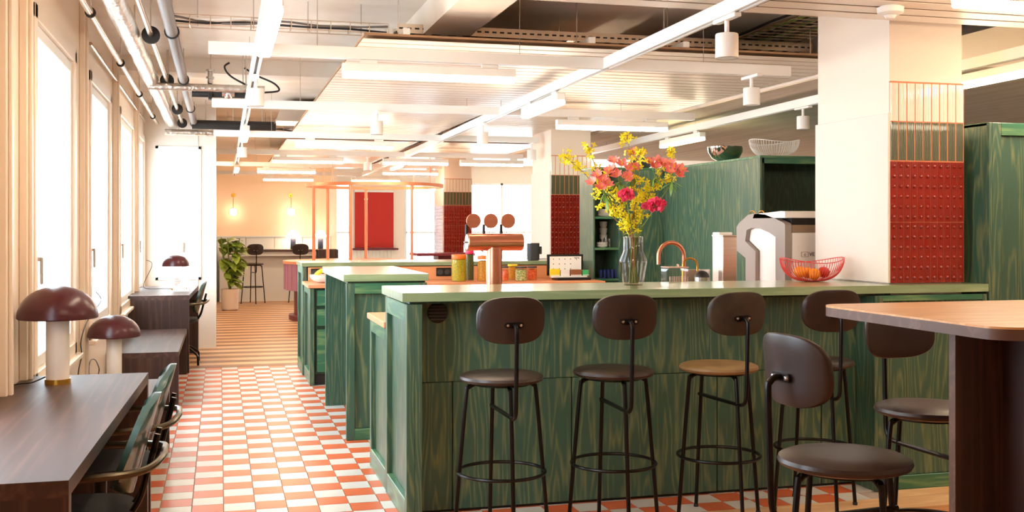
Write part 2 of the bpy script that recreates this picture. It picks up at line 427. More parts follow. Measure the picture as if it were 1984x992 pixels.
# ------------------------------------------------------------------ setting: ceiling
ce = struct('ceiling', B().box(-1.1, 9.2, -2.2, 24.8, SLAB, SLAB+.25), 'concrete')
put(B().box(1.27, 1.58, 2.0, 24, 2.66, SLAB), 'beam', 'concrete', ce)
put(B().box(-.85, 9, 9.55, 9.85, 2.72, SLAB), 'beam', 'concrete', ce)
put(B().box(-.85, 9, 14.6, 14.9, 2.7, SLAB), 'beam', 'concrete', ce)
put(B().box(4.2, 9, 6.2, 16, 2.48, 2.6).box(4.15, 4.2, 6.15, 16, 2.48, SLAB), 'soffit', 'concrete_raw', ce)
put(B().box(4.14, 4.152, 6.15, 16, 2.49, SLAB), 'fascia', 'cream', ce)
put(B().box(4.14, 9, 6.12, 6.15, 2.48, SLAB), 'fascia', 'cream', ce)

SZ = 2.5
def slat_panel(name, label, xa, xb, ya, yb, pitch=.15):
    r = thing(name, label, 'ceiling panel', ((xa+xb)/2, (ya+yb)/2, SZ), 0, 'white slatted ceiling panels')
    n = round((yb-ya)/pitch); me = B().box(-(xb-xa)/2, (xb-xa)/2, -pitch/2+.013, pitch/2-.013, 0, .0025).mesh('slat', 30)
    for k in range(n):
        o = put(None, 'slat', None, r, local=True, me=me); o.location = (0, -(yb-ya)/2+(k+.5)*pitch, 0)
    put(B().box(xa+.005, xb-.005, ya+.01, yb-.01, SZ+.022, SZ+.034), 'gap_shade_sheet', 'gap_shade', r)  # added sheet whose colour gives the slat gaps their shade
    for xx in (xa+.25, xb-.25): put(B().box(xx-.02, xx+.02, ya, yb, SZ+.034, SZ+.07), 'carrier', 'metal_white', r)
    for yy in (ya+.3, yb-.3):
        for xx in (xa+.25, xb-.25): put(B().tube([(xx, yy, SZ+.07), (xx, yy, SLAB)], .004, 6), 'hanger_rod', 'steel', r)
    return r
slat_panel('slatted_ceiling_panel', 'white slatted ceiling panel over the aisle side of the green bar', .8, 2.44, 6.24, 12.7)
slat_panel('slatted_ceiling_panel', 'white slatted ceiling panel between the long diagonal track and the pillars', 2.56, 4.1, 6.24, 12.7)
slat_panel('slatted_ceiling_panel', 'white slatted ceiling panel in the top right corner with smoke detector', 2.56, 5.2, 2.6, 5.05)
slat_panel('slatted_ceiling_panel', 'nearest white slatted ceiling panel, cut off by the top edge', .8, 2.44, 2.6, 5.05)
slat_panel('slatted_ceiling_panel', 'distant white slatted ceiling panel above the copper pole ring', .8, 2.44, 13.6, 20.2)
slat_panel('slatted_ceiling_panel', 'distant white slatted ceiling panel above the rear tiled pillar', 2.56, 4.1, 13.6, 20.2)
# ------------------------------------------------------------------ pillars with tiles
def pillar(label, X, Y, zb, rows, side=False):
    W_, D_ = .47, .75
    r = thing('tiled_pillar', label, 'pillar', (X+W_/2, Y+D_/2, 0), 0, 'square pillars with tiled fronts')
    put(B().box(X+.006, X+W_, Y+.014, Y+D_, 0, SLAB), 'shaft', 'cream', r)
    put(B().box(X-.012, X+.006, Y+.0, Y+D_+.002, zb, 2.04, .002), 'side_board', 'board', r)
    zr = zb+.335*rows
    put(B().box(X+.004, X+W_+.002, Y-.002, Y+.013, zb, 2.215), 'grout_bed', 'grout_orange', r)
    n = 11; tw = W_/n
    t = B().box(-tw/2+.0022, tw/2-.0022, -.012, 0, -.1655, .1655)
    for k in range(6): t.ball((0, -.012, -.14+.056*k), .0105, 10, (1, .8, 1))
    me = t.mesh('red_tile', 50)
    for q in range(rows):
        for k in range(n):
            o = put(None, 'studded_tile', None, r, me=me); o.location = Vector((X+(k+.5)*tw, Y+.006, zb+.1675+.335*q))-r.location
    n = 9; tw = W_/n
    for (m, z0) in (('green_tile', zr+.006), ('ivory_tile', zr+.006+.215)):
        t = B().box(-tw/2+.003, tw/2-.003, -.008, 0, 0, .209)
        for k in range(5): xx = -tw/2+.003+(tw-.006)*(k+.5)/5; t.tube([(xx, -.008, 0), (xx, -.008, .209)], .0042, 6)
        me = t.mesh(m, 40)
        for k in range(n):
            o = put(None, 'ribbed_tile', None, r, me=me); o.location = Vector((X+(k+.5)*tw, Y+.006, z0))-r.location
    if side:
        for q in range(rows*6):
            for k in range(5):
                yy = Y+D_*k/5
                put(B().box(X-.016, X-.012, yy+.003, yy+D_/5-.003, zb+.0558*q+.002, zb+.0558*(q+1)-.002), 'side_tile', 'red_tile', r, smooth=0)
    return r
PX = 3.55
pillar('white pillar with red, green and ivory tiles, rising from the bar top beside the red fruit bowl', PX, 5.2, 1.105, 2)
pillar('tiled white pillar behind the flower vase, in the middle distance', PX, 11.5, .77, 3)
pillar('rearmost tiled pillar, behind the copper beer tap', PX, 17.45, .77, 3, side=True)

# ------------------------------------------------------------------ lighting tracks and lamps
TZ = 2.4
def track(label, p, q, n=3):
    p, q = Vector(p), Vector(q); d = (q-p).normalized(); s = Vector((-d.y, d.x, 0))
    r = thing('lighting_track', label, 'track', (p+q)/2, 0, 'white suspended lighting tracks')
    def bar(a, z0, z1, w):
        v = [p+s*w, p-s*w, q-s*w, q+s*w]; b = B()
        b.add([(t.x+s.x*a, t.y+s.y*a, z0) for t in v]+[(t.x+s.x*a, t.y+s.y*a, z1) for t in v], [(3, 2, 1, 0), (4, 5, 6, 7), (0, 1, 5, 4), (1, 2, 6, 5), (2, 3, 7, 6), (3, 0, 4, 7)]); return b
    b = bar(-.017, TZ-.03, TZ+.035, .008); c = bar(.017, TZ-.03, TZ+.035, .008); e = bar(0, TZ, TZ+.035, .02)
    for x_ in (c, e): b.add(x_.v, x_.f)
    put(b, 'rail', 'metal_white', r, smooth=0)
    put(bar(0, TZ-.012, TZ-.0005, .0088), 'slot', 'pipe_grey', r, smooth=0)
    for k in range(n):
        t = p.lerp(q, (k+.5)/n); put(B().tube([(t.x, t.y, TZ+.035), (t.x, t.y, SLAB)], .0025, 6), 'wire', 'steel', r)
    return r
def linear(label, c, ang, L=1.0, zt=2.345, hang=False):
    r = thing('linear_lamp', label, 'lamp', (c[0], c[1], zt-.085), ang, 'white linear lamps on the tracks')
    put(B().box(-L/2, L/2, -.032, .032, .034, .085, .004), 'housing', 'metal_white', r, local=True)
    put(B().box(-L/2+.003, L/2-.003, -.0315, .0315, .004, .034, .006), 'diffuser', 'led', r, local=True)
    if hang:
        for xx in (-L*.35, L*.35): put(B().tube([(xx, 0, .1), (xx, 0, SLAB-zt+.08)], .003, 6), 'wire', 'steel', r, local=True)
    for xx in (-L*.35, L*.35): put(B().box(xx-.05, xx+.05, -.012, .012, .085, .1095, .003), 'adapter', 'metal_white', r, local=True)
    return r
def spot(label, c, s=1.0):
    r = thing('spot_lamp', label, 'spot lamp', (c[0], c[1], TZ-.22*s), 0, 'white cylinder spot lamps')
    put(B().lathe([(.05*s, 0), (.052*s, .002), (.052*s, .105*s), (.049*s, .11*s), (0, .11*s)], 24), 'housing', 'metal_white', r, local=True)
    put(B().lathe([(0, .004), (.046*s, .004), (.05*s, -.001), (.05*s, .003)], 24), 'baffle', 'rubber', r, local=True)
    put(B().cyl((0, 0, .11*s), .011, .05*s+.02, 12), 'stem', 'metal_white', r, local=True)
    put(B().box(-.018, .018, -.11, .11, .16*s+.01, .22*s-.031, .003), 'adapter', 'metal_white', r, local=True)
    return r
TRK = {'near': 6.2, 'second': 8.95, 'third': 11.8, 'fourth': 14.6, 'fifth': 17.4, 'sixth': 20.2}
for nm, yy in TRK.items():
    xr = 3.5 if nm in ('near', 'third', 'fifth') else 4.1
    track('%s lighting track from the camera running across the room' % nm, (-.06, yy, 0), (xr, yy, 0))
track('long white lighting track running diagonally over the middle of the bar', (2.2, 3.4, 0), (2.62, 22, 0), 5)
track('lighting track over the aisle beside the ceiling pipes', (.2, 3.0, 0), (.26, 21, 0), 5)
track('lighting track along the pillars on the right, by the tall green cabinets', (4.3, 2.8, 0), (4.72, 14.2, 0), 4)
dx = (2.62-2.2)/18.6
def dX(y): return 2.2+(y-3.4)*dx
def at_lin(px0, px1, Y): a, b_ = AY(px0, 200, Y).x, AY(px1, 200, Y).x; return (a+b_)/2, b_-a
LN = [(663, 997, 6.2, 'long linear lamp in front of the slats, nearest over the bar'), (1078, 1292, 8.95, 'linear lamp hanging above the flowers'),
      (572, 762, 11.8, 'linear lamp right of the black ceiling pipe ends'), (752, 858, 14.6, 'linear lamp above the left half of the red blind'), (905, 1000, 14.6, 'linear lamp left of the middle tiled pillar'),
      (528, 665, 14.6, 'linear lamp above the left copper poles'), (505, 605, 17.4, 'linear lamp above the back counter stools'), (745, 845, 17.4, 'linear lamp above the red blind'), (515, 602, 20.2, 'lowest looking linear lamp in front of the peach wall'), (686, 770, 20.2, 'linear lamp crossing the top of the red blind')]
for a, b_, yy, lab in LN:
    c, L_ = at_lin(a, b_, yy); linear(lab, (c, yy), 0, min(max(L_, .9), 1.15))
ang = math.atan2(18.6, .42)
pA = AZ(1043, 215, 2.27); linear('linear lamp slung under the diagonal track left of the slatted panel', (dX(pA.y), pA.y), ang, 1.0)
linear('small far linear lamp on the diagonal track by the copper ring', (dX(15.6), 15.6), ang, 1.0)
def rX(y): return 4.3+(y-2.8)*.42/11.4
pB = AZ(1290, 278, 2.27); linear('linear lamp on the right track above the chrome bowl', (rX(pB.y), pB.y), PI/2-.035, 1.1)
linear('bright linear lamp right of the near pillar above the tall cabinet', (rX(5.15), 5.15), PI/2-.035, 1.9)
linear('bright tube lamp in the top right corner under the slats', (3.55, 4.0), 0, 1.0, zt=2.44)
linear('bright linear lamp at the top edge over the aisle', (.215, 5.0), PI/2, 1.15)
linear('linear lamp over the aisle beyond the black valve', (.235, 10.7), PI/2, 1.0)
linear('far small linear lamp over the aisle near the globe lamps', (.25, 17.0), PI/2, 1.0)
for k, (x_, y_) in enumerate(((.55, 2.6), (3.2, 1.6), (5.6, 2.2), (5.6, 4.4), (6.8, 17.4))):  # unseen lamps, added to warm the light in the room
    linear('added linear lamp out of view, %s' % ('over the near floor', 'over the high table end', 'over the right aisle', 'in front of the tall cabinet', 'behind the tall cabinets')[k], (x_, y_), 0, 1.1, hang=True)
SP = [(1333, 90, dX, 'big white spot on the diagonal track, nearest of all'), ]
p = AZ(1333, 92, 2.22); spot('white cylinder spot on the diagonal track, largest in view', (dX(p.y), p.y))
spot('white spot on the nearest cross track, left of the near pillar', (AY(1456, 175, 6.2).x, 6.2))
yq = min([6+.02*k for k in range(200)], key=lambda y: abs(AY(1556, 200, y).x-rX(y))); p = Vector((0, yq, 0)); spot('white spot touching the left edge of the near pillar', (rX(p.y), p.y), .95)
p = AZ(483, 190, 2.23); spot('white spot over the aisle beside the black valve', (.222, p.y))
spot('white spot below the middle of the slatted panel', (AY(730, 236, 8.95).x, 8.95))
p = AZ(900, 268, 2.23); spot('white spot on the diagonal track past the slatted panel', (dX(p.y), p.y))
spot('white spot left of the middle tiled pillar', (AY(1030, 296, 11.8).x, 11.8))
p = AZ(463, 296, 2.23); spot('white spot over the aisle left of the first far lamp', (.238, p.y))
spot('small far white spot above the copper ring', (AY(712, 300, 14.6).x, 14.6))
r = thing('smoke_detector', 'round white smoke detector under the near slats by the pillar', 'smoke detector', AZ(1725, 32, 2.45), 0)
pd = Vector((0, 0, SZ))
put(B().lathe([(.0, -.055), (.02, -.055), (.03, -.04), (.05, -.035), (.062, -.028), (.065, -.002)], 24), 'housing', 'white', r, local=True).location = (0, 0, .045)
put(B().lathe([(.0, 0), (.05, 0), (.05, .01), (0, .01)], 24), 'base', 'white', r, local=True).location = (0, 0, .04)

# ------------------------------------------------------------------ pipes and trays under the slab
PZ_ = 2.6
def pipe(label, X, y0, y1, rad, m, clamps=(), disc=0, z=PZ_, cat='pipe'):
    r = thing('ceiling_pipe', label, cat, (X, (y0+y1)/2, z), 0)
    put(B().tube([(X, y0, z), (X, y1, z)], rad, 16), 'pipe', m, r)
    for yy in clamps:
        rr = disc or rad+.009
        put(B().lathe([(rad*.8, -.012), (rr, -.012), (rr, .012), (rad*.8, .012)], 20, (X, yy, z), 'Y'), 'collar', 'rubber', r)
        put(B().tube([(X, yy, z+rad), (X, yy, SLAB)], .005, 6), 'hanger_rod', 'steel', r)
    return r
fo = thing('insulated_duct', 'foil wrapped silver pipe running along the ceiling above the windows', 'pipe', (-.53, 8, PZ_), 0)
pts = [(-.53+random.uniform(-.004, .004), 2+.25*k, PZ_+random.uniform(-.004, .004)) for k in range(46)]
put(B().tube(pts, [.058+random.uniform(-.004, .004) for _ in pts], 18), 'wrap', 'foil', fo)
for yy in (4.5, 7.4, 10.2, 12.6): put(B().tube([(-.53, yy, PZ_), (-.53, yy, SLAB)], .005, 6), 'hanger_rod', 'steel', fo)
pipe('thick grey pipe with black clamps along the aisle ceiling', -.28, 2, 21, .036, 'pipe_grey', (4.9, 6.9, 9.1, 11.3, 12.9, 15.6))
pipe('thin steel pipe passing through round black discs', -.41, 2, 21, .017, 'pipe_steel', (5, 7.05, 9.2, 11.4, 12.9, 15.6), .055)
pipe('slim steel pipe nearest the window wall', -.69, 2, 13, .02, 'pipe_steel', (4.6, 6.4, 8.3, 10.2, 12.2))
pipe('thin conduit fixed to the top of the window wall', -.82, 7.6, 13, .012, 'pipe_steel', (), z=2.62)
def crosspipe(label, x0, x1, Y, z, rad, m, extra=None):
    r = thing('ceiling_pipe', label, 'pipe', ((x0+x1)/2, Y, z), 0)
    put(B().tube([(x0, Y, z), (x1, Y, z)], rad, 16), 'pipe', m, r)
    for xx in (x0+.15, x1-.15): put(B().tube([(xx, Y, z+rad*.5), (xx, Y, SLAB)], .005, 6), 'hanger_rod', 'steel', r)
    return r
r = crosspipe('short black insulated cross pipe with valve behind the first aisle spot', -.22, .34, 9.32, 2.52, .032, 'rubber')
put(B().ball((.07, 9.27, 2.52), .045, 10).tube([(.02, 9.26, 2.52), (.12, 9.26, 2.52)], .03, 10), 'valve', 'steel', r)
put(B().box(-.09, -.06, 9.27, 9.37, 2.47, 2.6, .003), 'clamp', 'rubber', r)
put(B().tube(smoothpath([(.3, 9.3, 2.56), (.1, 9.3, 2.66), (.04, 9.3, 2.74), (.08, 9.3, 2.78)]), .008, 6), 'cable', 'rubber', r)
put(B().tube(smoothpath([(.36, 9.3, 2.54), (.48, 9.3, 2.56), (.44, 9.3, 2.62), (.3, 9.3, 2.68), (.2, 9.3, 2.74)]), .008, 6), 'cable', 'rubber', r)
put(B().lathe([(.022, 0), (.022, .1)], 10, (-.075, 9.32, 2.6)).lathe([(.035, 0), (.035, .02)], 10, (-.075, 9.32, 2.64)).lathe([(.035, 0), (.035, .02)], 10, (-.075, 9.32, 2.7)), 'spring_hanger', 'steel', r)
r = crosspipe('foil wrapped silver cross pipe joining the ceiling duct', -.55, .36, 9.18, 2.55, .03, 'foil')
crosspipe('long black cross pipe reaching the metal duct box', -.3, .62, 12.7, 2.57, .052, 'rubber')
crosspipe('silver foil cross pipe by the far window corner', -.6, .3, 12.95, 2.5, .035, 'foil')
p = thing('duct_box', 'galvanised duct box at the left edge of the slatted panel', 'duct', (.85, 12.4, 2.55), 0)
put(B().add([(.6, 12.2, 2.6), (1.15, 12.2, 2.6), (1.15, 12.2, 2.82), (.68, 12.2, 2.8), (.64, 12.9, 2.6), (1.15, 12.9, 2.6), (1.15, 12.9, 2.82), (.7, 12.9, 2.8)], [(0, 1, 2, 3), (7, 6, 5, 4), (0, 4, 5, 1), (3, 2, 6, 7), (0, 3, 7, 4), (1, 5, 6, 2)]), 'body', 'steel', p)
put(B().box(.592, .612, 12.18, 12.92, 2.585, 2.6).box(.6, 1.15, 12.185, 12.2, 2.585, 2.61), 'flange', 'steel', p)
def tray(label, xa, xb, Y, z, wire=False):
    r = thing('cable_tray', label, 'cable tray', ((xa+xb)/2, Y, z), 0)
    b = B()
    if wire:
        for zz in (0, .06): b.tube([(xa, Y-.06, z+zz), (xb, Y-.06, z+zz)], .003, 6).tube([(xa, Y+.06, z+zz), (xb, Y+.06, z+zz)], .003, 6)
        n = int((xb-xa)/.12)
        for k in range(n+1): xx = xa+(xb-xa)*k/n; b.tube([(xx, Y-.06, z+.06), (xx, Y-.06, z), (xx, Y+.06, z), (xx, Y+.06, z+.06)], .0028, 6)
    else:
        b.box(xa, xb, Y-.1, Y-.097, z, z+.06).box(xa, xb, Y+.097, Y+.1, z, z+.06)
        n = int((xb-xa)/.1)
        for k in range(n): xx = xa+(xb-xa)*(k+.5)/n; b.box(xx-.03, xx+.03, Y-.097, Y+.097, z, z+.003)
        s = B()
        for k in range(n*2): xx = xa+(xb-xa)*(k+.5)/n/2; s.box(xx-.014, xx+.014, Y-.1015, Y-.0995, z+.026, z+.036)
        put(s, 'slot_row', 'rubber', r, smooth=0)['kind'] = 'stuff'
    put(b, 'channel', 'pipe_steel', r)
    for k in range(4): xx = xa+(xb-xa)*(k+.5)/4; put(B().tube([(xx, Y, z), (xx, Y, SLAB)], .004, 6), 'hanger_rod', 'steel', r)
    for k in range(3): put(B().tube(smoothpath([(xa+(xb-xa)*q/6, Y+random.uniform(-.05, .05), z+.015+.01*k+(random.uniform(0, .03) if wire else 0)) for q in range(7)], 4), .007, 6), 'cable', ('rubber', 'pipe_grey', 'white')[k], r)
    return r
tray('wire basket cable tray crossing above the left end of the slats', -.3, 1.05, 7.0, 2.66, True)
tray('perforated metal cable tray along the front edge of the slats', 1.1, 4.08, 7.0, 2.66)
tray('far perforated cable tray behind the third lighting track', 1.0, 4.0, 13.2, 2.62)
tray('far wire cable tray by the distant pipes', -.02, .9, 13.9, 2.6, True)
r = thing('cable_ladder', 'wide mesh cable ladder full of cables above the right slats', 'cable tray', (3.75, 7.4, 2.7), 0)
b = B()
for k in range(26): b.tube([(3.5, 6.1+.1*k, 2.74), (4.0, 6.1+.1*k, 2.74)], .005, 6)
b.tube([(3.5, 6.0, 2.74), (3.5, 8.7, 2.74)], .006, 6).tube([(4.0, 6.0, 2.74), (4.0, 8.7, 2.74)], .006, 6)
put(b, 'rungs', 'pipe_steel', r)
for k in range(9): put(B().tube(smoothpath([(3.54+.05*k+random.uniform(-.03, .03), 6.0+.45*q, 2.755+random.uniform(0, .03)) for q in range(7)], 4), .009, 6), 'cable', ('rubber', 'pipe_grey', 'leaf_green')[k % 3], r)
r = pipe('thick black pipe disappearing behind the near pillar', 4.62, 5.6, 10, .07, 'rubber', (), z=2.72)
put(B().lathe([(.07, -.015), (.078, -.015), (.078, .015), (.07, .015)], 20, (4.62, 7.6, 2.72), 'Y'), 'clamp', 'steel', r)
# ------------------------------------------------------------------ framed panels: frame pieces + sunk panel
def framed(root, axis, plane, u0, u1, z0, z1, out, fw=.055, top=.07, bot=.09, depth=.03, m='green_v', mh='green_h', th=.04):
    """axis 'X': panel in a plane of constant X (u = Y); 'Y': plane of constant Y (u = X). out = -1: faces the minus side"""
    i = plane; o = plane-out*th
    def bx(a, b_, c, e, f0, f1):
        return B().box(f0, f1, a, b_, c, e, .0025) if axis == 'X' else B().box(a, b_, f0, f1, c, e, .0025)
    put(bx(u0, u0+fw, z0, z1, i, o), 'stile', m, root); put(bx(u1-fw, u1, z0, z1, i, o), 'stile', m, root)
    hm = 'green_y' if axis == 'X' else mh
    put(bx(u0+fw, u1-fw, z1-top, z1, i, o), 'rail', hm, root); put(bx(u0+fw, u1-fw, z0, z0+bot, i, o), 'rail', hm, root)
    put(bx(u0+fw, u1-fw, z0+bot, z1-top, i-out*depth, o-out*.004), 'panel', m, root)
# ------------------------------------------------------------------ front bar
BX0, BX1, BY0, BY1, BZ = .845, 4.09, 5.08, 5.76, 1.10
bar = thing('bar_counter', 'long green stained wood bar with recessed front behind the row of stools', 'bar', (2.4, 5.4, 0), 0)
framed(bar, 'X', BX0+.01, BY0+.005, BY1, 0, 1.045, -1, fw=.05, top=.085, bot=.11, depth=.028)
put(B().box(BX0+.05, BX0+.085, BY0+.005, 5.3, 0, 1.045, .002), 'end_post', 'green_v', bar)
put(B().box(BX0+.03, 3.5, BY0+.04, BY1-.02, 1.045, 1.057), 'sub_top', 'green_dark', bar)
RY = 5.26
cuts = [BX0+.085]+[AY(px, 800, RY).x for px in (877, 1108, 1390, 1592)]+[3.38]
for k in range(5):
    a, b_ = cuts[k], cuts[k+1]
    put(B().box(a+.003, b_-.003, RY+(.002 if k in (1, 3) else 0), RY+.02, .015, .645, .002), 'door', 'green_v', bar)
for a, b_ in ((cuts[0], 1.62), (1.62, 2.5), (2.5, 3.38)):
    put(B().box(a+.001, b_-.001, RY, RY+.02, .648, 1.045, .0015), 'panel', 'green_v', bar)
put(B().box(BX0+.05, 3.38, RY+.02, RY+.03, 0, 1.045), 'carcass', 'black', bar)
vt = put(B().lathe([(.0, .004), (.05, .004), (.052, 0), (.046, -.004)], 24, AY(848, 606, RY-.002), 'Y'), 'vent', 'black', bar)
for k in range(5):
    c = AY(848, 606, RY-.006); zz = c.z-.032+.016*k; h = math.sqrt(.048**2-(zz-c.z)**2)
    put(B().box(c.x-h, c.x+h, RY-.012, RY-.006, zz-.003, zz+.003), 'vent_slat', 'charcoal', vt, smooth=0)
put(B().box(3.38, 3.40, BY0+.005, RY+.02, 0, 1.045), 'return_panel', 'green_v', bar)
framed(bar, 'Y', BY0+.005, 3.40, 4.085, 0, 1.045, -1, fw=.03, top=.03, bot=.075, depth=.012)
wt = tag(put(B().prism([(BX0-.01, BY0), (BX1, BY0), (BX1, BY1), (4.03, BY1), (4.03, 5.188), (3.532, 5.188), (3.532, BY1), (BX0-.01, BY1)], 'Z', BZ-.042, BZ), 'bar_worktop', 'green_top'), 'long pale green worktop of the front bar, carrying vase and fruit bowl', 'worktop')
# service counter behind the bar
sc = thing('service_counter', 'lower green counter behind the front bar, its end panel facing the aisle', 'counter', (2.2, 6.1, 0), 0)
framed(sc, 'X', BX0+.015, BY1+.004, 6.42, 0, .87, -1, fw=.05, top=.07, bot=.11, depth=.026)
put(B().box(BX0+.06, 3.5, 6.36, 6.38, .1, .865), 'front_panel', 'green_v', sc)
put(B().box(2.85, 4.09, 6.42, 6.85, .0, .865), 'deep_unit', 'green_v', sc)
tag(put(B().box(BX0, 2.85, BY1+.004, 6.44, .872, .906, .004).box(2.85, 4.09, 6.0, 6.88, .872, .906, .004), 'service_worktop', 'peach_top'), 'peach worktop behind the front bar, showing as a small ledge at its left end', 'worktop')
# ------------------------------------------------------------------ middle island
IX0, IX1, IY0, IY1 = .79, 1.36, 7.19, 8.72
isl = thing('kitchen_island', 'narrow green standing island between the front bar and rear counter', 'island', ((IX0+IX1)/2, 7.9, 0), 0)
framed(isl, 'Y', IY0+.012, IX0+.02, IX1-.01, 0, 1.04, -1, fw=.055, top=.07, bot=.075, depth=.026)
put(B().box(IX0+.02, IX1-.01, IY1-.06, IY1-.02, 0, 1.045, .002), 'end_panel', 'green_v', isl)
put(B().box(IX0+.225, IX0+.245, IY0+.05, IY1-.06, 0, 1.045, .002), 'side_panel', 'green_v', isl)
put(B().box(IX1-.05, IX1-.03, IY0+.05, IY1-.06, 0, 1.045, .002), 'side_panel', 'green_v', isl)
put(B().box(IX0+.03, IX1-.02, IY0+.03, IY1-.03, 1.04, 1.052), 'sub_top', 'green_dark', isl)
tag(put(B().box(IX0, IX1, IY0, IY1, 1.052, 1.10, .003), 'island_worktop', 'green_top'), 'pale green worktop of the narrow middle island', 'worktop')
# ------------------------------------------------------------------ rear counter with raised ledge
CX0 = .765; LY0, LY1, UY1 = 9.78, 10.5, 11.2
rc = thing('rear_counter', 'green rear kitchen counter with drawers and raised back ledge', 'counter', (2, 10.5, 0), 0)
framed(rc, 'X', CX0+.012, LY0, LY1-.002, 0, .865, -1, fw=.07, top=.06, bot=.11, depth=.026)
framed(rc, 'X', CX0, LY1, UY1, 0, 1.035, -1, fw=.06, top=.07, bot=.11, depth=.026)
put(B().box(CX0+.06, 3.5, LY0+.03, LY0+.045, .1, .86), 'carcass', 'green_dark', rc)
put(B().box(CX0+.06, 3.5, LY0+.06, LY0+.075, 0, .1), 'plinth', 'rubber', rc)
xk = CX0+.075
for k in range(5):
    a = xk+k*.54
    for (z0, z1) in ((.12, .5), (.53, .68), (.71, .85)):
        put(B().box(a, a+.53, LY0+.005, LY0+.03, z0, z1, .002), 'drawer', 'green_h', rc)
put(B().box(CX0+.05, 3.52, LY1, LY1+.02, .9, 1.03, .002), 'backsplash', 'peach_panel', rc)
put(B().box(CX0+.05, 3.52, UY1-.03, UY1, 0, 1.035), 'back_panel', 'green_v', rc)
tag(put(B().box(CX0-.005, 3.56, LY0-.015, LY1-.002, .87, .9, .003), 'rear_worktop', 'peach_top'), 'peach worktop of the rear counter holding the row of food jars', 'worktop')
tag(put(B().box(CX0-.012, 3.52, LY1-.02, UY1+.01, 1.037, 1.075, .003), 'ledge_top', 'green_top'), 'long green ledge along the rear counter carrying the black loudspeaker', 'ledge')
def socket(label, px0, px1, py):
    a, b_ = AY(px0, py, LY1), AY(px1, py, LY1); r = thing('power_socket', label, 'socket', ((a.x+b_.x)/2, LY1, a.z), 0, 'black power sockets')
    put(B().box(a.x, b_.x, LY1-.012, LY1, a.z-.042, a.z+.042, .004), 'plate', 'black', r)
    for k in range(2):
        c = a.x+(b_.x-a.x)*(.27+.46*k); put(B().lathe([(.026, -.014), (.028, -.012), (.028, -.01), (.02, -.006), (0, -.006)], 16, (c, LY1-.002, a.z), 'Y'), 'outlet', 'charcoal', r)
socket('black double socket on the peach backsplash left of the yellow pea jar', 845, 874, 527)
socket('black double socket behind the white bowl of bananas', 602, 627, 529)

# ------------------------------------------------------------------ tall cabinets on the right
tc = thing('tall_cabinet', 'tall green wood cabinet at the right edge beside the tiled pillar', 'cabinet', (5, 5.4, 0), 0)
X1_ = BX1+.003
put(B().box(X1_, X1_+.02, BY0-.0, 5.75, 0, 1.99, .002), 'side_panel', 'green_v', tc)
framed(tc, 'Y', BY0, X1_+.02, 5.3, 0, 1.99, -1, fw=.06, top=.07, bot=.1, depth=.02)
framed(tc, 'Y', BY0, 5.302, 6.5, 0, 1.99, -1, fw=.06, top=.07, bot=.1, depth=.02)
put(B().box(X1_, 6.5, BY0+.02, 5.75, 1.975, 1.992), 'top', 'green_h', tc); put(B().box(X1_+.02, 6.5, 5.73, 5.75, 0, 1.97), 'back_panel', 'green_v', tc)
KX, KY0, KY1, KZ = 4.33, 8.15, 10.58, 1.99
kc = thing('tall_cabinet', 'tall green cabinet block with dark open niche behind the coffee machine', 'cabinet', (5, 9, 0), 0)
for k in range(1):
    put(B().box(KX, KX+.02, KY0, KY1, 0, KZ, .002), 'side_panel', 'green_v', kc)
put(B().box(KX, 6.5, KY0, KY1, KZ, KZ+.02, .002), 'top', 'green_h', kc)
nz = AY(1480, 455, KY0).z
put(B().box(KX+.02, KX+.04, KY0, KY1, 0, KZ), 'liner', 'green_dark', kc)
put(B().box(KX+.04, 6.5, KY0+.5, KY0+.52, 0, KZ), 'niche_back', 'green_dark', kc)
put(B().box(KX+.02, 6.5, KY0, KY0+.5, nz-.035, nz, .002), 'shelf', 'green_h', kc)
put(B().box(KX+.02, 6.5, KY0, KY0+.02, KZ-.045, KZ, .002), 'rail', 'green_h', kc)
put(B().box(6.48, 6.5, KY0, KY1, 0, KZ), 'side_panel', 'green_v', kc)
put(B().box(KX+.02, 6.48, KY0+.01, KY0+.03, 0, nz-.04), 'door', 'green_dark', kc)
pa, pb = AY(1517, 403, KY0), AY(1563, 403, KY0)
sg = thing('shelf_sign', 'narrow orange lettered sign on the edge of the dark niche', 'sign', ((pa.x+pb.x)/2, KY0-.004, nz-.02), 0)
put(B().box(pa.x, pb.x, KY0-.004, KY0-.0005, nz-.034, nz+.002), 'plate', 'brown_box', sg)
text_mesh('Clearing Station', .027, 'lettering', 'orange_print', sg, ((pa.x+pb.x)/2, KY0-.0045, nz-.016), FACE_Y)
# shelving unit with open shelves
SY = 10.16; sx0, sx1, sx2 = AY(1149, 450, SY).x, AY(1199, 450, SY).x, KX
sh = thing('shelf_cabinet', 'dark green cabinet with open crockery shelves behind the flowers', 'cabinet', ((sx0+sx2)/2, SY+.2, 0), 0)
put(B().box(sx0, sx0+.02, SY, SY+.42, 0, KZ, .002), 'side_panel', 'green_v', sh)
put(B().box(sx1-.0, sx1+.022, SY, SY+.42, 0, KZ, .002), 'side_panel', 'green_v', sh)
put(B().box(sx1+.024, sx2-.002, SY+.003, SY+.025, 0, KZ-.002, .002), 'door', 'green_v', sh)
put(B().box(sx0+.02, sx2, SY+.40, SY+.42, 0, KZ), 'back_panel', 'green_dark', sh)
put(B().box(sx0, sx2-.002, SY, SY+.42, KZ, KZ+.02, .002), 'top', 'green_h', sh)
SHZ = [AY(1175, yy, SY).z for yy in (420, 480)]+[.90]
for z in SHZ: put(B().box(sx0+.02, sx1, SY+.005, SY+.4, z-.022, z, .002), 'shelf', 'green_h', sh)
put(B().box(sx0+.021, sx1-.001, SY+.01, SY+.03, .1, .87, .002), 'door', 'green_v', sh)
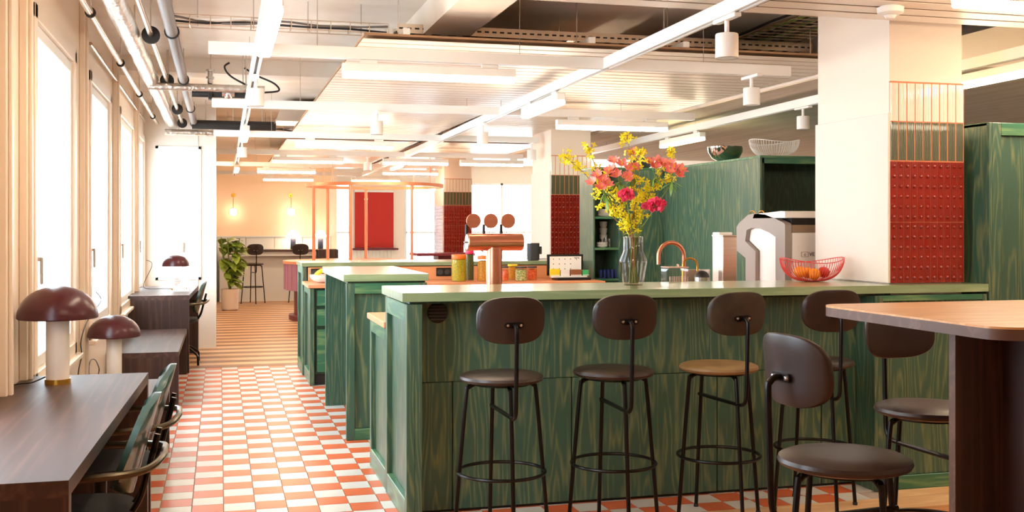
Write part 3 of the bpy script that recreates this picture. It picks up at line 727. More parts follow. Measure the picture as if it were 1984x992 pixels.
def plates(label, px, n, z, rad, pitch=.012, Y=SY+.16):
    c = AY(px, 450, Y)
    me = B().lathe([(0, .004), (rad*.55, .004), (rad*.6, 0), (rad*.65, .002), (rad, .013), (rad*.99, .016), (rad*.62, .008), (0, .008)], 24).mesh('porcelain', 40)
    for k in range(n):
        o = put(None, 'plate', None, me=me); o.location = (c.x, Y, z+.0005+k*pitch); tag(o, label+', %s from the bottom' % 'first second third fourth fifth sixth seventh eighth'.split()[k], 'plate', 'white plates stacked on the green shelves')
plates('white plate in the stack on the top open shelf', 1173, 6, SHZ[0], .078)
plates('white saucer in the left stack on the middle open shelf', 1167, 4, SHZ[1], .055, Y=SY+.1)
def cup(name, label, c, z, rad, h, m, group, handle=True):
    r = thing(name, label, 'cup' if handle else 'glass', (c.x, c.y, z+.0005), 0, group)
    put(B().lathe([(0, 0), (rad*.7, 0), (rad*.92, h*.3), (rad, h), (rad*.93, h), (rad*.85, h*.32), (rad*.6, .006), (0, .006)], 18), 'body', m, r, local=True)
    if handle: put(B().tube([(rad*.9+.02*math.sin(t), 0, h*.5+h*.32*math.cos(t)) for t in [PI*k/8 for k in range(9)]], .0035, 6), 'handle', m, r, local=True)
for k in range(3):
    cup('coffee_cup', 'steel-rimmed espresso cup, %s in the row on the middle open shelf' % ('left', 'centre', 'right')[k], Vector((sx1-.105+.04*k, SY+.2, 0)), SHZ[1], .0185, .1 if k == 1 else .085, 'chrome', 'cups on the middle shelf')
for k in range(4):
    cup('coffee_cup', 'white cup in the tall column on the middle shelf, %s from the bottom' % ('first', 'second', 'third', 'fourth')[k], Vector((sx1-.048, SY+.32, 0)), SHZ[1]+.066*k, .042, .064, 'porcelain', 'stacked white cups', False)
for k in range(5):
    for q in range(2):
        cup('drinking_glass', 'blue drinking glass on the lowest open shelf, %s row, %s from the left' % (('front', 'back')[q], ('first', 'second', 'third', 'fourth', 'fifth')[k]), AY(1164+k*7.4, 450, SY+.08+.1*q), SHZ[2], .017, .085, 'blue_glass', 'blue drinking glasses', False)
# ------------------------------------------------------------------ window desks and benches (dark walnut)
def slab_desk(name, label, cat, quad, z, th, panels, group=None):
    """quad: four plan corners (near-left, near-right, far-right, far-left)"""
    cx = sum(p[0] for p in quad)/4; cy = sum(p[1] for p in quad)/4
    r = thing(name, label, cat, (cx, cy, 0), 0, group)
    put(B().prism(quad, 'Z', z-th, z), 'top', 'walnut_y', r)
    nl, nr, fr, fl_ = [Vector(p) for p in quad]
    def lerp(a, b_, t): return (a.x+(b_.x-a.x)*t, a.y+(b_.y-a.y)*t)
    L = (fr-nr).length
    for t0, t1 in panels:
        q = [lerp(nl, fl_, t0), lerp(nr, fr, t0), lerp(nr, fr, t1), lerp(nl, fl_, t1)]
        put(B().prism(q, 'Z', 0, z-th), 'end_panel', 'walnut_z', r)
    return r
DZ = .74
a, b_ = AZ(133, 930.6, DZ), AZ(287.7, 721.7, DZ)
slab_desk('window_desk', 'dark walnut desk nearest the camera by the window', 'desk', [(WX+.006, a.y), (a.x, a.y), (b_.x, b_.y), (WX+.006, b_.y)], DZ, .045, [(0, .02), (.975, 1)], 'walnut window desks')
slab_desk('window_bench', 'low walnut bench just beyond the nearest desk', 'bench', [(WX+.006, b_.y+.02), (-.31, b_.y+.02), (-.31, 7.3), (WX+.006, 7.3)], .44, .04, [(0, .02), (.97, 1)], 'walnut window benches')
slab_desk('window_bench', 'low walnut bench in front of the far desk', 'bench', [(WX+.006, 8.9), (-.31, 8.9), (-.305, 10.93), (WX+.006, 10.93)], .435, .04, [(0, .02), (.97, 1)], 'walnut window benches')
slab_desk('window_desk', 'dark walnut desk at the far end of the window wall', 'desk', [(WX+.006, 10.95), (-.285, 10.95), (-.23, 12.75), (WX+.006, 12.75)], .755, .045, [(0, .022), (.975, 1)], 'walnut window desks')
# ------------------------------------------------------------------ mushroom table lamps
def mushroom(label, loc, s, glow=False):
    r = thing('table_lamp', label, 'lamp', loc, 0, 'mushroom table lamps')
    R_, H = .172*s, .297*s
    prof = [(R_*math.cos(t), H+.142*s*math.sin(t)**.95) for t in [PI/2*k/14 for k in range(14)]]+[(0, H+.142*s)]
    inner = [(max(0, p[0]-.004), p[1]-.004) for p in prof[::-1]]
    put(B().lathe(prof+inner+[prof[0]], 40), 'shade', 'lamp_red', r, local=True)
    put(B().lathe([(.0, 0), (.055*s, 0), (.055*s, .022*s), (0, .022*s)], 32), 'base_ring', 'brass', r, local=True)
    put(B().lathe([(.05*s, .022*s), (.05*s, .335*s), (.044*s, .345*s), (0, .345*s)], 32), 'column', 'lamp_glow' if glow else 'alabaster', r, local=True)
    put(B().lathe([(.01*s, .345*s), (.01*s, H+.14*s)], 10), 'stem', 'brass', r, local=True)
    return r
l1 = PZ(112, 731, 4.66); l1.z = DZ
lamp1 = mushroom('large dark red mushroom lamp on the nearest walnut desk', l1, .955)
p0 = l1+Vector((-.05, 0, .03)); put(B().tube(smoothpath([p0, p0+Vector((-.05, -.02, -.02)), p0+Vector((-.1, -.02, -.024)), p0+Vector((-.15, -.08, -.026))]), .003, 6), 'cord', 'black', lamp1)
l2 = PZ(221, 741, 6.9); l2.z = .44
lamp2 = mushroom('smaller dark red mushroom lamp on the low bench', l2, .94)
l3 = AZ(340, 561, .755)
lamp3 = mushroom('lit red mushroom lamp on the far desk', l3, .84, True)
p0 = l3+Vector((-.04, 0, .01)); put(B().tube(smoothpath([p0, p0+Vector((-.1, .04, .0)), p0+Vector((-.25, .08, 0)), p0+Vector((-.28, .02, .05)), p0+Vector((-.2, .1, .25)), p0+Vector((-.26, .12, .3))]), .003, 6), 'cord', 'black', lamp3)
tag(put(B().tube(smoothpath([AX(186, 566, WX+.05), AX(196, 580, WX+.05), AX(186, 598, WX+.05), AX(168, 625, WX+.05), AX(157, 660, WX+.05), AX(158, 690, WX+.05), AX(152, 720, WX+.05), AX(150, 760, WX+.05)]), .0035, 6), 'hanging_cord', 'black'), 'black cord hanging down the window post behind the large lamp', 'cord')
tag(put(B().tube(smoothpath([AX(172, 735, WX+.05), AX(172, 712, WX+.05), AX(176, 698, WX+.05), AX(184, 697, WX+.05), AX(190, 708, WX+.05), AX(192, 718, WX+.05), AX(188, 735, WX+.05)]), .0035, 6), 'looped_cord', 'black'), 'loop of black cord standing up behind the nearest desk', 'cord')
ss = thing('wall_socket', 'small black socket box on the window post near the far lamp', 'socket', AX(293, 519, WX+.035), 0)
c = ss.location.copy(); put(B().box(c.x, c.x+.035, c.y-.05, c.y+.05, c.z-.03, c.z+.03, .004), 'box', 'black', ss)
put(B().tube(smoothpath([c+Vector((.03, .05, .0)), c+Vector((.06, .14, -.01)), c+Vector((.05, .12, -.14)), c+Vector((.04, .03, -.25))]), .003, 6), 'lead', 'black', ss)
# tent card
tcd = AZ(352, 562, .755); tcd = thing('tent_card', 'white printed tent card in front of the lit far lamp', 'card', (tcd.x-.0, tcd.y-.28, .755), 0)
put(B().add([(-.075, 0, .0), (.085, 0, 0), (.075, .04, .185), (-.085, .04, .185), (-.075, .1, .0), (.085, .1, 0), (-.075, .003, 0), (.085, .003, 0), (.075, .043, .185), (-.085, .043, .185)], [(0, 1, 2, 3), (7, 6, 9, 8), (3, 2, 5, 4)]), 'sheet', 'paper', tcd, local=True, smooth=0)
pr = B()
for k, (x0_, x1_) in enumerate(((-.06, -.02), (-.06, .0), (-.06, -.01), (-.06, -.03))):
    z = .125-.02*k; y = z/.185*.04-.0015; pr.box(x0_, x1_, y-.0005, y, z, z+.008)
pr.box(.05, .062, .0045, .005, .025, .04)
put(pr, 'print', 'orange_print', tcd, local=True, smooth=0)

# ------------------------------------------------------------------ desk chairs (face -X in their own frame: local +X is the back)
def desk_chair(label, loc, rz=0):
    r = thing('desk_chair', label, 'chair', loc, rz, 'dark green armchairs at the window desks')
    s = B(); n = 28; top = [];
    ol = [(.21*abs(math.cos(t))**.7*(1 if math.cos(t) > 0 else -1), .22*abs(math.sin(t))**.7*(1 if math.sin(t) > 0 else -1)) for t in [2*PI*k/n for k in range(n)]]
    put(B().prism(ol, 'Z', .44, .47), 'seat', 'rubber', r, local=True)
    nb = 12; v = []; f = []                         # curved backrest shell
    for j in range(9):
        tz = j/8; zz = .52+.33*tz
        for k in range(nb+1):
            u = -1+2*k/nb; hw = .235*(1-abs(2*tz-1)**4*.35); yy = u*hw
            v.append((.205+.09*tz-.07*u*u*.6, yy, zz+(-.05*u*u if tz > .5 else .05*u*u)*abs(2*tz-1)))
    n0 = len(v); v += [(p[0]-.022, p[1]*.985, p[2]) for p in v]
    for j in range(8):
        for k in range(nb):
            a_ = j*(nb+1)+k; q = (a_, a_+1, a_+nb+2, a_+nb+1); f.append(q); f.append(tuple(n0+i for i in q[::-1]))
    rim = [k for k in range(nb+1)]+[j*(nb+1)+nb for j in range(1, 9)]+[8*(nb+1)+k for k in range(nb-1, -1, -1)]+[j*(nb+1) for j in range(7, 0, -1)]
    for i in range(len(rim)): a_, c_ = rim[i], rim[(i+1) % len(rim)]; f.append((a_, n0+a_, n0+c_, c_))
    put(B().add(v, f), 'backrest', 'chair_shell', r, local=True)
    put(B().tube(smoothpath([(-.2, -.265, .62), (-.05, -.27, .625), (.16, -.265, .63), (.26, -.21, .635), (.30, -.1, .65), (.305, 0, .655), (.30, .1, .65), (.26, .21, .635), (.16, .265, .63), (-.05, .27, .625), (-.2, .265, .62)], 5), .0125, 10), 'arm_tube', 'chair_tube', r, local=True)
    for sgn in (-1, 1):
        put(B().tube(smoothpath([(-.2, .265*sgn, .62), (-.215, .26*sgn, .6), (-.19, .24*sgn, .5), (-.12, .15*sgn, .435), (0, 0, .425)], 5), .0105, 8), 'arm_support', 'tube_black', r, local=True)
        put(B().tube(smoothpath([(.05, .05*sgn, .43), (.17, .06*sgn, .44), (.225, .06*sgn, .5), (.255, .06*sgn, .6), (.285, .06*sgn, .72)], 5), .0105, 8), 'back_support', 'tube_black', r, local=True)
    put(B().cyl((0, 0, .1), .025, .33, 14), 'column', 'tube_black', r, local=True)
    for k in range(4):
        a_ = PI/4+PI/2*k; u = Vector((math.cos(a_), math.sin(a_), 0))
        put(B().tube([u*.01+Vector((0, 0, .24)), u*.2+Vector((0, 0, .15)), u*.27+Vector((0, 0, .11)), u*.29+Vector((0, 0, .09)), u*.295+Vector((0, 0, 0))], .0115, 8), 'leg', 'tube_black', r, local=True)
    return r
ch = desk_chair('dark green desk chair nearest the camera, pulled up to the near desk', (-.485, 3.87, 0))
dup(ch, (-.465, 4.66, 0), .03, 'dark green desk chair at the far half of the near desk')
dup(ch, (-.42, 11.75, 0), 0, 'dark green desk chair at the far desk with the lit lamp')

# ------------------------------------------------------------------ bar stools (local +Y is the way they face)
def stool(label, loc, rz, seat_m='leather'):
    r = thing('bar_stool', label, 'stool', loc, rz, 'brown leather bar stools')
    put(B().lathe([(0, .712), (.165, .712), (.186, .72), (.192, .73), (.188, .741), (.17, .749), (.1, .7535), (0, .755)], 40), 'seat', seat_m, r, local=True)
    n = 40; a_, h_ = .155, .104
    ol = []
    for k in range(n):
        t = 2*PI*k/n; e_ = 2/2.9; cx_ = abs(math.cos(t))**e_*(1 if math.cos(t) >= 0 else -1); sz_ = abs(math.sin(t))**e_*(1 if math.sin(t) >= 0 else -1)
        ol.append((a_*cx_, h_*sz_))
    v = []; f = []
    def yc(x, z): return -.205-.012*(z/h_)+.055*(x/a_)**2*.8           # leans back and wraps forward at the sides
    layers = [(.02, -.011), (.3, -.011), (.6, -.011), (.9, -.011), (.98, -.009), (1, -.003), (1, .005), (.97, .012), (.88, .0145), (.6, .016), (.3, .016), (.02, .016)]
    for (sc_, dy) in layers:
        for (x, z) in ol: v.append((x*sc_, yc(x*sc_, z*sc_)+dy, 1.005+z*sc_))
    for i in range(len(layers)-1):
        for k in range(n): f.append((i*n+k, i*n+(k+1) % n, (i+1)*n+(k+1) % n, (i+1)*n+k))
    f += [tuple(range(n)), tuple((len(layers)-1)*n+k for k in range(n))]
    put(B().add(v, f), 'backrest', 'leather' if seat_m == 'leather' else 'leather_worn', r, local=True)
    br = put(B().prism(rrect(-.043, .043, -.013, .013, .0125), 'Y', -.2225, -.2155).xf(Matrix.Translation((0, 0, .985))), 'bracket', 'bracket', r, local=True)
    for x in (-.03, .03): put(B().lathe([(0, -.229), (.006, -.228), (.0075, -.2225)], 12, (x, 0, .985), 'Y'), 'screw', 'steel', br, local=True)
    post = [(0, -.22, .985), (0, -.24, .984), (0, -.256, .972), (0, -.262, .95), (0, -.257, .8), (0, -.252, .66), (0, -.247, .612), (0, -.232, .588), (0, -.205, .577), (0, -.15, .575), (0, .19, .575)]
    put(B().tube(smoothpath(post, 4), .0095, 10), 'back_post', 'tube_black', r, local=True)
    for k in range(4):
        t = PI/2*k; u = Vector((math.cos(t), math.sin(t), 0)); Z = Vector((0, 0, 1))
        leg = [u*.09+Z*.706, u*.128+Z*.703, u*.152+Z*.69, u*.163+Z*.665, u*.196+Z*.305, u*.222+Z*.006]
        lg = put(B().tube(smoothpath(leg, 4), .0095, 10), 'leg', 'tube_black', r, local=True)
        put(B().lathe([(0, 0), (.012, 0), (.012, .012), (.0095, .016)], 12, u*.222), 'foot', 'rubber', lg, local=True)
    put(B().tube(arc((0, 0, .305), .198, 0, 2*PI*47/48, 47, 'XY'), .008, 8, closed=True), 'foot_ring', 'tube_black', r, local=True)
    put(B().lathe([(0, .7), (.13, .7), (.13, .712), (0, .712)], 24), 'seat_plate', 'tube_black', r, local=True)
    return r
s1 = stool('leftmost bar stool of the row at the green bar', (1.235, 4.76, 0), 0)
dup(s1, (1.79, 4.80, 0), -.03, 'second bar stool from the left at the green bar, under the flower vase')
stool('bar stool with pale worn seat, third from the left at the green bar', (2.345, 4.83, 0), .08, 'leather_tan')
dup(s1, (2.90, 4.88, 0), -.05, 'rightmost bar stool at the green bar, half hidden by a nearer stool')
dup(s1, (1.76, 2.80, 0), -PI/2+.1, 'nearest bar stool, sideways beside the oak high table')
dup(s1, (2.55, 3.50, 0), PI+.03, 'bar stool facing the camera behind the oak high table')
p1 = AZ(487, 580, 0); p2 = AZ(574, 580, 0)
dup(s1, (p1.x, 20.75, 0), .2, 'distant bar stool beside the leafy plant at the back counter')
dup(s1, (p2.x+.02, 20.75, 0), -.1, 'distant bar stool in front of the blue table lamp')
# ------------------------------------------------------------------ high table
HZT = 1.145
lt = AZ(1600, 590, HZT); nc = AZ(1935, 632, HZT)
tx0 = (lt.x+nc.x)/2-.03; ty0, ty1 = 2.42, lt.y+.02
ht = thing('high_table', 'high oak table with rounded corners and dark slab leg at right', 'table', (tx0+.9, (ty0+ty1)/2, 0), 0)
put(B().prism(rrect(tx0, tx0+2.3, ty0, ty1, .09, 8), 'Z', HZT-.006, HZT), 'top', 'oak_table', ht)
put(B().prism(rrect(tx0, tx0+2.3, ty0, ty1, .09, 8), 'Z', HZT-.036, HZT-.0062), 'edge_band', 'oak_edge', ht)
ym = 2.86; lx = AY(1852, 700, ym).x
put(B().box(lx-.002, lx, ym, ym+.03, 0, HZT-.036), 'leg_edge', 'oak_edge', ht)
put(B().box(lx, lx+.17, ym, ym+.03, 0, HZT-.036), 'leg_panel', 'walnut_z', ht)
put(B().box(lx+.17, lx+.2, ym-.2, ym+.25, 0, HZT-.036), 'leg_panel', 'walnut_z', ht)
put(B().box(lx+.2, lx+.5, ym, ym+.03, 0, HZT-.036), 'leg_panel', 'walnut_z', ht)
# ------------------------------------------------------------------ on the bar: beer tap
TY = 6.04; tp = AY(957, 548, TY); zS = .906
tap = thing('beer_tap', 'copper beer tap tower with three round blank medallions', 'beer tap', (tp.x, TY, zS), 0)
dz = AY(957, 469, TY).z; dr = .05; xa, xb = AY(905, 469, TY).x, AY(1012, 469, TY).x
put(B().lathe([(.06, 0), (.06, .012), (.046, .016), (.046, dz-zS-.03)], 28, (tp.x, TY, zS)), 'column', 'copper', tap)
put(B().lathe([(0, xa), (dr-.004, xa), (dr, xa+.004), (dr, xb-.004), (dr-.004, xb), (0, xb)], 28, (0, TY, dz), 'X'), 'barrel', 'copper', tap)
put(B().lathe([(0, xa-.003), (dr-.006, xa-.003), (dr-.004, xa-.0005), (0, xa-.0005)], 28, (0, TY, dz), 'X').tube([(xa-.003, TY, dz), (xa-.018, TY, dz)], .006, 8), 'end_cap', 'steel', tap)
for px in (917.5, 951, 984.5):
    c = AY(px, 428, TY)
    d = put(B().lathe([(0, -.004), (.04, -.004), (.0425, -.002), (.0425, .004), (0, .004)], 28, (c.x, TY, c.z), 'Y'), 'medallion', 'copper', tap)
    put(B().tube(smoothpath([(c.x-.028, TY, c.z-.024), (c.x-.012, TY, c.z-.055), (c.x-.008, TY, dz+dr-.006)]), .0018, 6).tube(smoothpath([(c.x+.022, TY, c.z-.03), (c.x+.01, TY, c.z-.055), (c.x+.005, TY, dz+dr-.006)]), .0018, 6), 'wire_stand', 'steel', d)
    put(B().tube([(c.x-.028, TY+.05, dz+dr-.02), (c.x-.03, TY+.05, dz+dr+.012), (c.x-.031, TY+.045, c.z-.02)], [.008, .009, .0075], 10), 'tap_handle', 'black', tap)
    put(B().tube(smoothpath([(c.x-.028, TY+.03, dz), (c.x-.028, TY+.09, dz-.01), (c.x-.028, TY+.1, dz-.06)]), .008, 8), 'spout', 'steel', tap)

# ------------------------------------------------------------------ vase with flowers
VP = AZ(1227, 553, BZ); ZV = 5.81
def vz(py): return EYE-(py-HZ)*ZV/F-BZ
vs = thing('glass_vase', 'smoky glass vase with narrow neck standing on the green bar', 'vase', (VP.x, VP.y, BZ), 0)
prof = [(0, .002), (.052, .002), (.054, .006), (.0745, vz(508)), (.075, vz(505)), (.053, vz(487)), (.0525, vz(459))]
put(B().lathe(prof, 40), 'body', 'smoke_glass', vs, local=True)
put(B().lathe([(.0525+.0012*math.cos(2*PI*k/6), vz(459)+.0012*math.sin(2*PI*k/6)) for k in range(7)], 40), 'rim', 'chrome', vs, local=True)
put(B().lathe([(0, .006), (.05, .006), (.0725, vz(510)), (0, vz(510))], 32), 'water', 'water', vs, local=True)
rf = random.Random(3)
def vpt(px, py, d=0): return PZ(px, py, ZV+d)
def foot(): 
    a = rf.uniform(0, 2*PI); q = rf.uniform(0, .03); return Vector((VP.x+q*math.cos(a), VP.y+q*math.sin(a), BZ+.012))
def mouth(px): 
    a = max(-1, min(1, (px-1227)/100)); return vpt(1227+a*14, 458, rf.uniform(-.03, .03))
def petal(b, c, d, u, L, W_, curl=.3):
    """one pointed petal from c along d; u is the flower's axis"""
    d = d.normalized(); s_ = d.cross(u).normalized(); t = .0009
    p = [c, c+d*L*.35+s_*W_*.4+u*L*curl*.25, c+d*L*.65+s_*W_*.5+u*L*curl*.3, c+d*L+u*L*curl*.05, c+d*L*.65-s_*W_*.5+u*L*curl*.3, c+d*L*.35-s_*W_*.4+u*L*curl*.25]
    m = c+d*L*.5+u*L*curl*.1
    b.add(p+[m]+[q-u*t for q in p]+[m-u*t], [(0, 1, 6), (1, 2, 6), (2, 3, 6), (3, 4, 6), (4, 5, 6), (5, 0, 6), (8, 7, 13), (9, 8, 13), (10, 9, 13), (11, 10, 13), (12, 11, 13), (7, 12, 13)]+[(i, 7+i, 7+(i+1) % 6, (i+1) % 6) for i in range(6)])
def rdir():
    while True:
        v = Vector((rf.uniform(-1, 1), rf.uniform(-1, 1), rf.uniform(-1, 1)))
        if .1 < v.length < 1: return v.normalized()
def blossom(b, c, rad, n=4):
    u = (rdir()+Vector((-SN, -CS, .1))*.8).normalized(); e = u.orthogonal().normalized(); g = u.cross(e); a0 = rf.uniform(0, PI)
    for k in range(n):
        a = a0+2*PI*k/n; petal(b, c, e*math.cos(a)+g*math.sin(a), u, rad, rad*.55)
def leafblade(L=.1, W_=.022):
    b = B(); n = 6; v = []
    for k in range(n+1):
        t = k/n; ww = W_*math.sin(PI*min(1, t*.92+.06))**.8*.5; z = -.35*L*t*t
        v += [(L*t, -ww, z+.15*ww), (L*t, 0, z), (L*t, ww, z+.15*ww)]
    m = len(v); v += [(p[0], p[1], p[2]-.001) for p in v]; f = []
    for k in range(n):
        for j in range(2):
            q = (3*k+j, 3*k+3+j, 3*k+4+j, 3*k+1+j); f += [q, tuple(m+i for i in q[::-1])]
        f += [(3*k, m+3*k, m+3*k+3, 3*k+3), (3*k+2, 3*k+5, m+3*k+5, m+3*k+2)]
    return b.add(v, f)
LEAF = leafblade(.075, .018).mesh('leaf_green', 50)
def place_leaf(root, p, d, me=None, s=1.0):
    d = d.normalized(); up = Vector((0, 0, 1)); y = up.cross(d)
    if y.length < .05: y = Vector((0, 1, 0))
    y.normalize(); z = d.cross(y); M = Matrix((d, y, z)).transposed().to_4x4()
    o = put(None, 'leaf', None, root, local=True, me=me or LEAF); o.matrix_local = Matrix.Translation(p-root.location) @ M @ Matrix.Scale(s, 4); return o
FB = [([(1180, 412), (1140, 345), (1090, 300)], 'forsythia branch leaning furthest left out of the vase', .04),
      ([(1195, 405), (1165, 352), (1140, 285)], 'yellow forsythia branch second from the left', -.05),
      ([(1212, 410), (1190, 372), (1165, 345)], 'short dense forsythia branch low at the left of the vase', .08),
      ([(1229, 400), (1226, 330), (1215, 262)], 'tallest upright forsythia branch in the middle of the bouquet', .02),
      ([(1226, 420), (1238, 360), (1237, 285)], 'forsythia branch just right of the tallest one', -.06),
      ([(1240, 410), (1255, 365), (1300, 345)], 'forsythia branch behind the large pink carnation', .1),
      ([(1250, 400), (1278, 345), (1302, 290)], 'forsythia branch reaching up at the right side', .03),
      ([(1218, 440), (1205, 418), (1185, 405)], 'low forsythia twig just above the vase rim', -.06)]
for pts, lab, dd in FB:
    r = thing('forsythia_branch', lab, 'flower', foot(), 0, 'yellow forsythia branches in the vase')
    path = [r.location.copy(), mouth(pts[0][0])]+[vpt(x, y, dd*(k+1)/3) for k, (x, y) in enumerate(pts)]
    sp = smoothpath(path, 7); put(B().tube(sp, [.0042-.0028*i/len(sp) for i in range(len(sp))], 6), 'twig', 'twig', r)
    b = B(); tw = B(); upper = sp[9:]
    for k in range(46):
        i = min(len(upper)-1, int(len(upper)*rf.random()**.7)); p = upper[i]; q = p+rdir()*rf.uniform(.006, .042)
        tw.tube([p, q], .0009, 4); blossom(b, q, rf.uniform(.016, .024))
    put(tw, 'side_twigs', 'twig', r)['kind'] = 'stuff'; put(b, 'blossoms', 'forsythia', r, smooth=0)['kind'] = 'stuff'
AL = [([(1168, 352), (1158, 343), (1178, 338), (1167, 365), (1150, 356), (1176, 360)], 'coral alstroemeria cluster on the left side of the bouquet', -.1),
      ([(1190, 316), (1204, 322), (1186, 332), (1196, 342), (1212, 346), (1214, 330)], 'largest coral alstroemeria cluster left of the centre', -.06),
      ([(1226, 300), (1238, 303), (1230, 328), (1220, 342)], 'coral alstroemeria cluster at the top of the bouquet', .04),
      ([(1262, 318), (1275, 316), (1284, 322), (1270, 326)], 'coral alstroemeria cluster right of the centre', 0),
      ([(1306, 328), (1318, 332), (1298, 320), (1312, 342), (1300, 336)], 'coral alstroemeria cluster at the far right', -.05)]
for heads, lab, dd in AL:
    r = thing('alstroemeria', lab, 'flower', foot(), 0, 'coral alstroemeria stems in the vase')
    hx = sum(h[0] for h in heads)/len(heads); hy = sum(h[1] for h in heads)/len(heads)
    top = vpt(hx*.93+1227*.07, hy+24, dd); mo = mouth(hx)
    sp = smoothpath([r.location.copy(), mo, mo.lerp(top, .5)+Vector((0, 0, .015)), top], 6); put(B().tube(sp, .0032, 6), 'stem', 'stem', r)
    for (x, y) in heads:
        c = vpt(x, y, dd-.02); put(B().tube([top, c], .002, 5), 'pedicel', 'stem', r)
        b = B(); ax = ((c-top).normalized()+Vector((-SN, -CS, .2))*rf.uniform(.3, .9)).normalized(); e = ax.orthogonal().normalized(); g = ax.cross(e); a0 = rf.uniform(0, PI)
        for k in range(6):
            a = a0+2*PI*k/6; w6 = .75 if k % 2 else .95; petal(b, c, e*math.cos(a)*w6+g*math.sin(a)*w6+ax*(.6 if k % 2 else .75), ax, .05 if k % 2 else .044, .027 if k % 2 else .019, .3)
        put(b, 'flower', 'coral', r, smooth=0)
        st = B()
        for k in range(4): st.tube([c, c+ax*.028+rdir()*.006], .0008, 4)
        put(st, 'stamens', 'forsythia', r)
    for k in range(9):
        d = rdir(); d.z = -abs(d.z)*.6; place_leaf(r, top+rdir()*.012, d, s=rf.uniform(.6, 1.15))
r = None
for (x, y, rad, dd, lab) in ((1213, 378, .045, -.14, 'flat pink carnation above the vase neck'), (1272, 398, .052, -.12, 'large round pink carnation at the right of the vase'), (1251, 400, .026, -.04, 'small pink carnation half hidden behind the large one')):
    r = thing('carnation', lab, 'flower', foot(), 0, 'pink carnations in the vase')
    c = vpt(x, y, dd); mo = mouth(x); put(B().tube(smoothpath([r.location.copy(), mo, mo.lerp(c, .5), c], 6), .003, 6), 'stem', 'stem', r)
    put(B().tube([c-(c-mo).normalized()*rad*.9, c], [.006, .011], 8), 'calyx', 'stem', r)
    b = B()
    for k in range(170):
        d = rdir(); d.z = d.z*.8+.1; q = c+Vector((d.x, d.y, d.z*.85))*rad*rf.uniform(.25, .78); e = (rdir()*.9+d).normalized(); petal(b, q, e, d, rad*.45, rad*.42, .5)
    put(b, 'bloom', 'carnation', r, smooth=0)
# extra leaves of the bouquet sit on the last alstroemeria
# ------------------------------------------------------------------ wire bowls and fruit
def wire_bowl(name, label, c, rx, ry, h, dip, m, n, wr):
    r = thing(name, label, 'bowl', c, 0)
    def rim(t): return Vector((rx*math.cos(t), ry*math.sin(t), h+dip*(math.cos(2*t)-1)/2))
    put(B().tube([rim(2*PI*k/64) for k in range(64)], wr*1.5, 6, closed=True), 'rim', m, r, local=True)
    for k in range(n):
        t = 2*PI*k/n; p = rim(t); pts = []
        for q in range(9):
            s = q/8; e = (1-s)**.55 if s < 1 else 0; rr = .22+.78*math.sin(PI/2*(1-s))**.9
            pts.append((p.x*rr, p.y*rr, wr+(p.z-wr)*(1-math.sin(PI/2*s))))
        put(B().tube(pts, wr, 5), 'wire', m, r, local=True)
    put(B().tube([(rx*.22*math.cos(t), ry*.22*math.sin(t), wr) for t in [2*PI*k/24 for k in range(24)]], wr*1.6, 6, closed=True), 'base_ring', m, r, local=True)
    return r
bc = AZ(1571, 545, BZ); bc.z = BZ+.001; bc.y = 5.58
wire_bowl('fruit_bowl', 'red wire fruit bowl with upswept ends on the bar by the pillar', bc, .196, .125, .137, .03, 'wire_red', 64, .0017)
def fruit(name, label, off, rad, m, sq=(1, 1, .94)):
    r = thing(name, label, 'fruit', bc+Vector(off), 0)
    put(B().ball((0, 0, rad*.94), rad, 18, sq), 'flesh', m, r, local=True)
    put(B().tube([(0, 0, rad*1.78), (.003, 0, rad*2.02)], .0022, 6), 'stalk', 'twig', r, local=True)
fruit('orange_fruit', 'orange at the left end of the red wire bowl', (-.075, .005, .02), .036, 'orange')
fruit('orange_fruit', 'orange in the middle of the red wire bowl', (-.003, -.028, .008), .036, 'orange')
fruit('orange_fruit', 'orange at the back of the red wire bowl', (.0, .045, .014), .034, 'orange')
fruit('apple', 'red apple at the right end of the red wire bowl', (.072, -.004, .018), .036, 'apple', (1, 1, .9))
wc = AZ(1500, 305, KZ+.02); wc = Vector((AY(1500, 300, 8.42).x, 8.42, KZ+.021))
wire_bowl('wire_basket', 'white wire basket on top of the tall green cabinet', wc, .215, .2, .155, .03, 'wire_white', 56, .002)
def bowl(name, label, c, rad, h, m):
    o = put(B().lathe([(0, 0), (rad*.4, 0), (rad*.75, h*.25), (rad*.95, h*.65), (rad, h), (rad*.98, h), (rad*.92, h*.65), (rad*.7, h*.28), (rad*.35, .006), (0, .006)], 40), name, m); o.location = c
    return tag(o, label, 'bowl')
bowl('chrome_bowl', 'polished chrome bowl on top of the tall green cabinet', Vector((AY(1394, 300, 9.1).x+.06, 9.1, KZ+.0205)), .165, .14, 'chrome')
bowl('steel_bowl', 'dark steel bowl on the shelf cabinet behind the flowers', Vector((AY(1246, 300, SY+.2).x, SY+.2, KZ+.0205)), .11, .11, 'charcoal')
c = AZ(626, 543, .9); c = Vector((AY(627, 530, 10.15).x, 10.15, .9005))
bowl('white_bowl', 'white bowl of bananas at the left end of the rear counter', c, .13, .075, 'porcelain')
for k in range(4):
    a = -.5+.35*k; pts = [c+Vector((-.09+.18*t, -.055+.036*k, .055+.055*math.sin(PI*t)+.0*k)) for t in [q/8 for q in range(9)]]
    tag(put(B().tube(pts, [.006, .013, .017, .018, .018, .018, .016, .012, .005], 8), 'banana', 'lemon'), 'yellow banana in the white bowl, %s from the front' % ('first', 'second', 'third', 'fourth')[k], 'fruit', 'bananas in the white bowl')
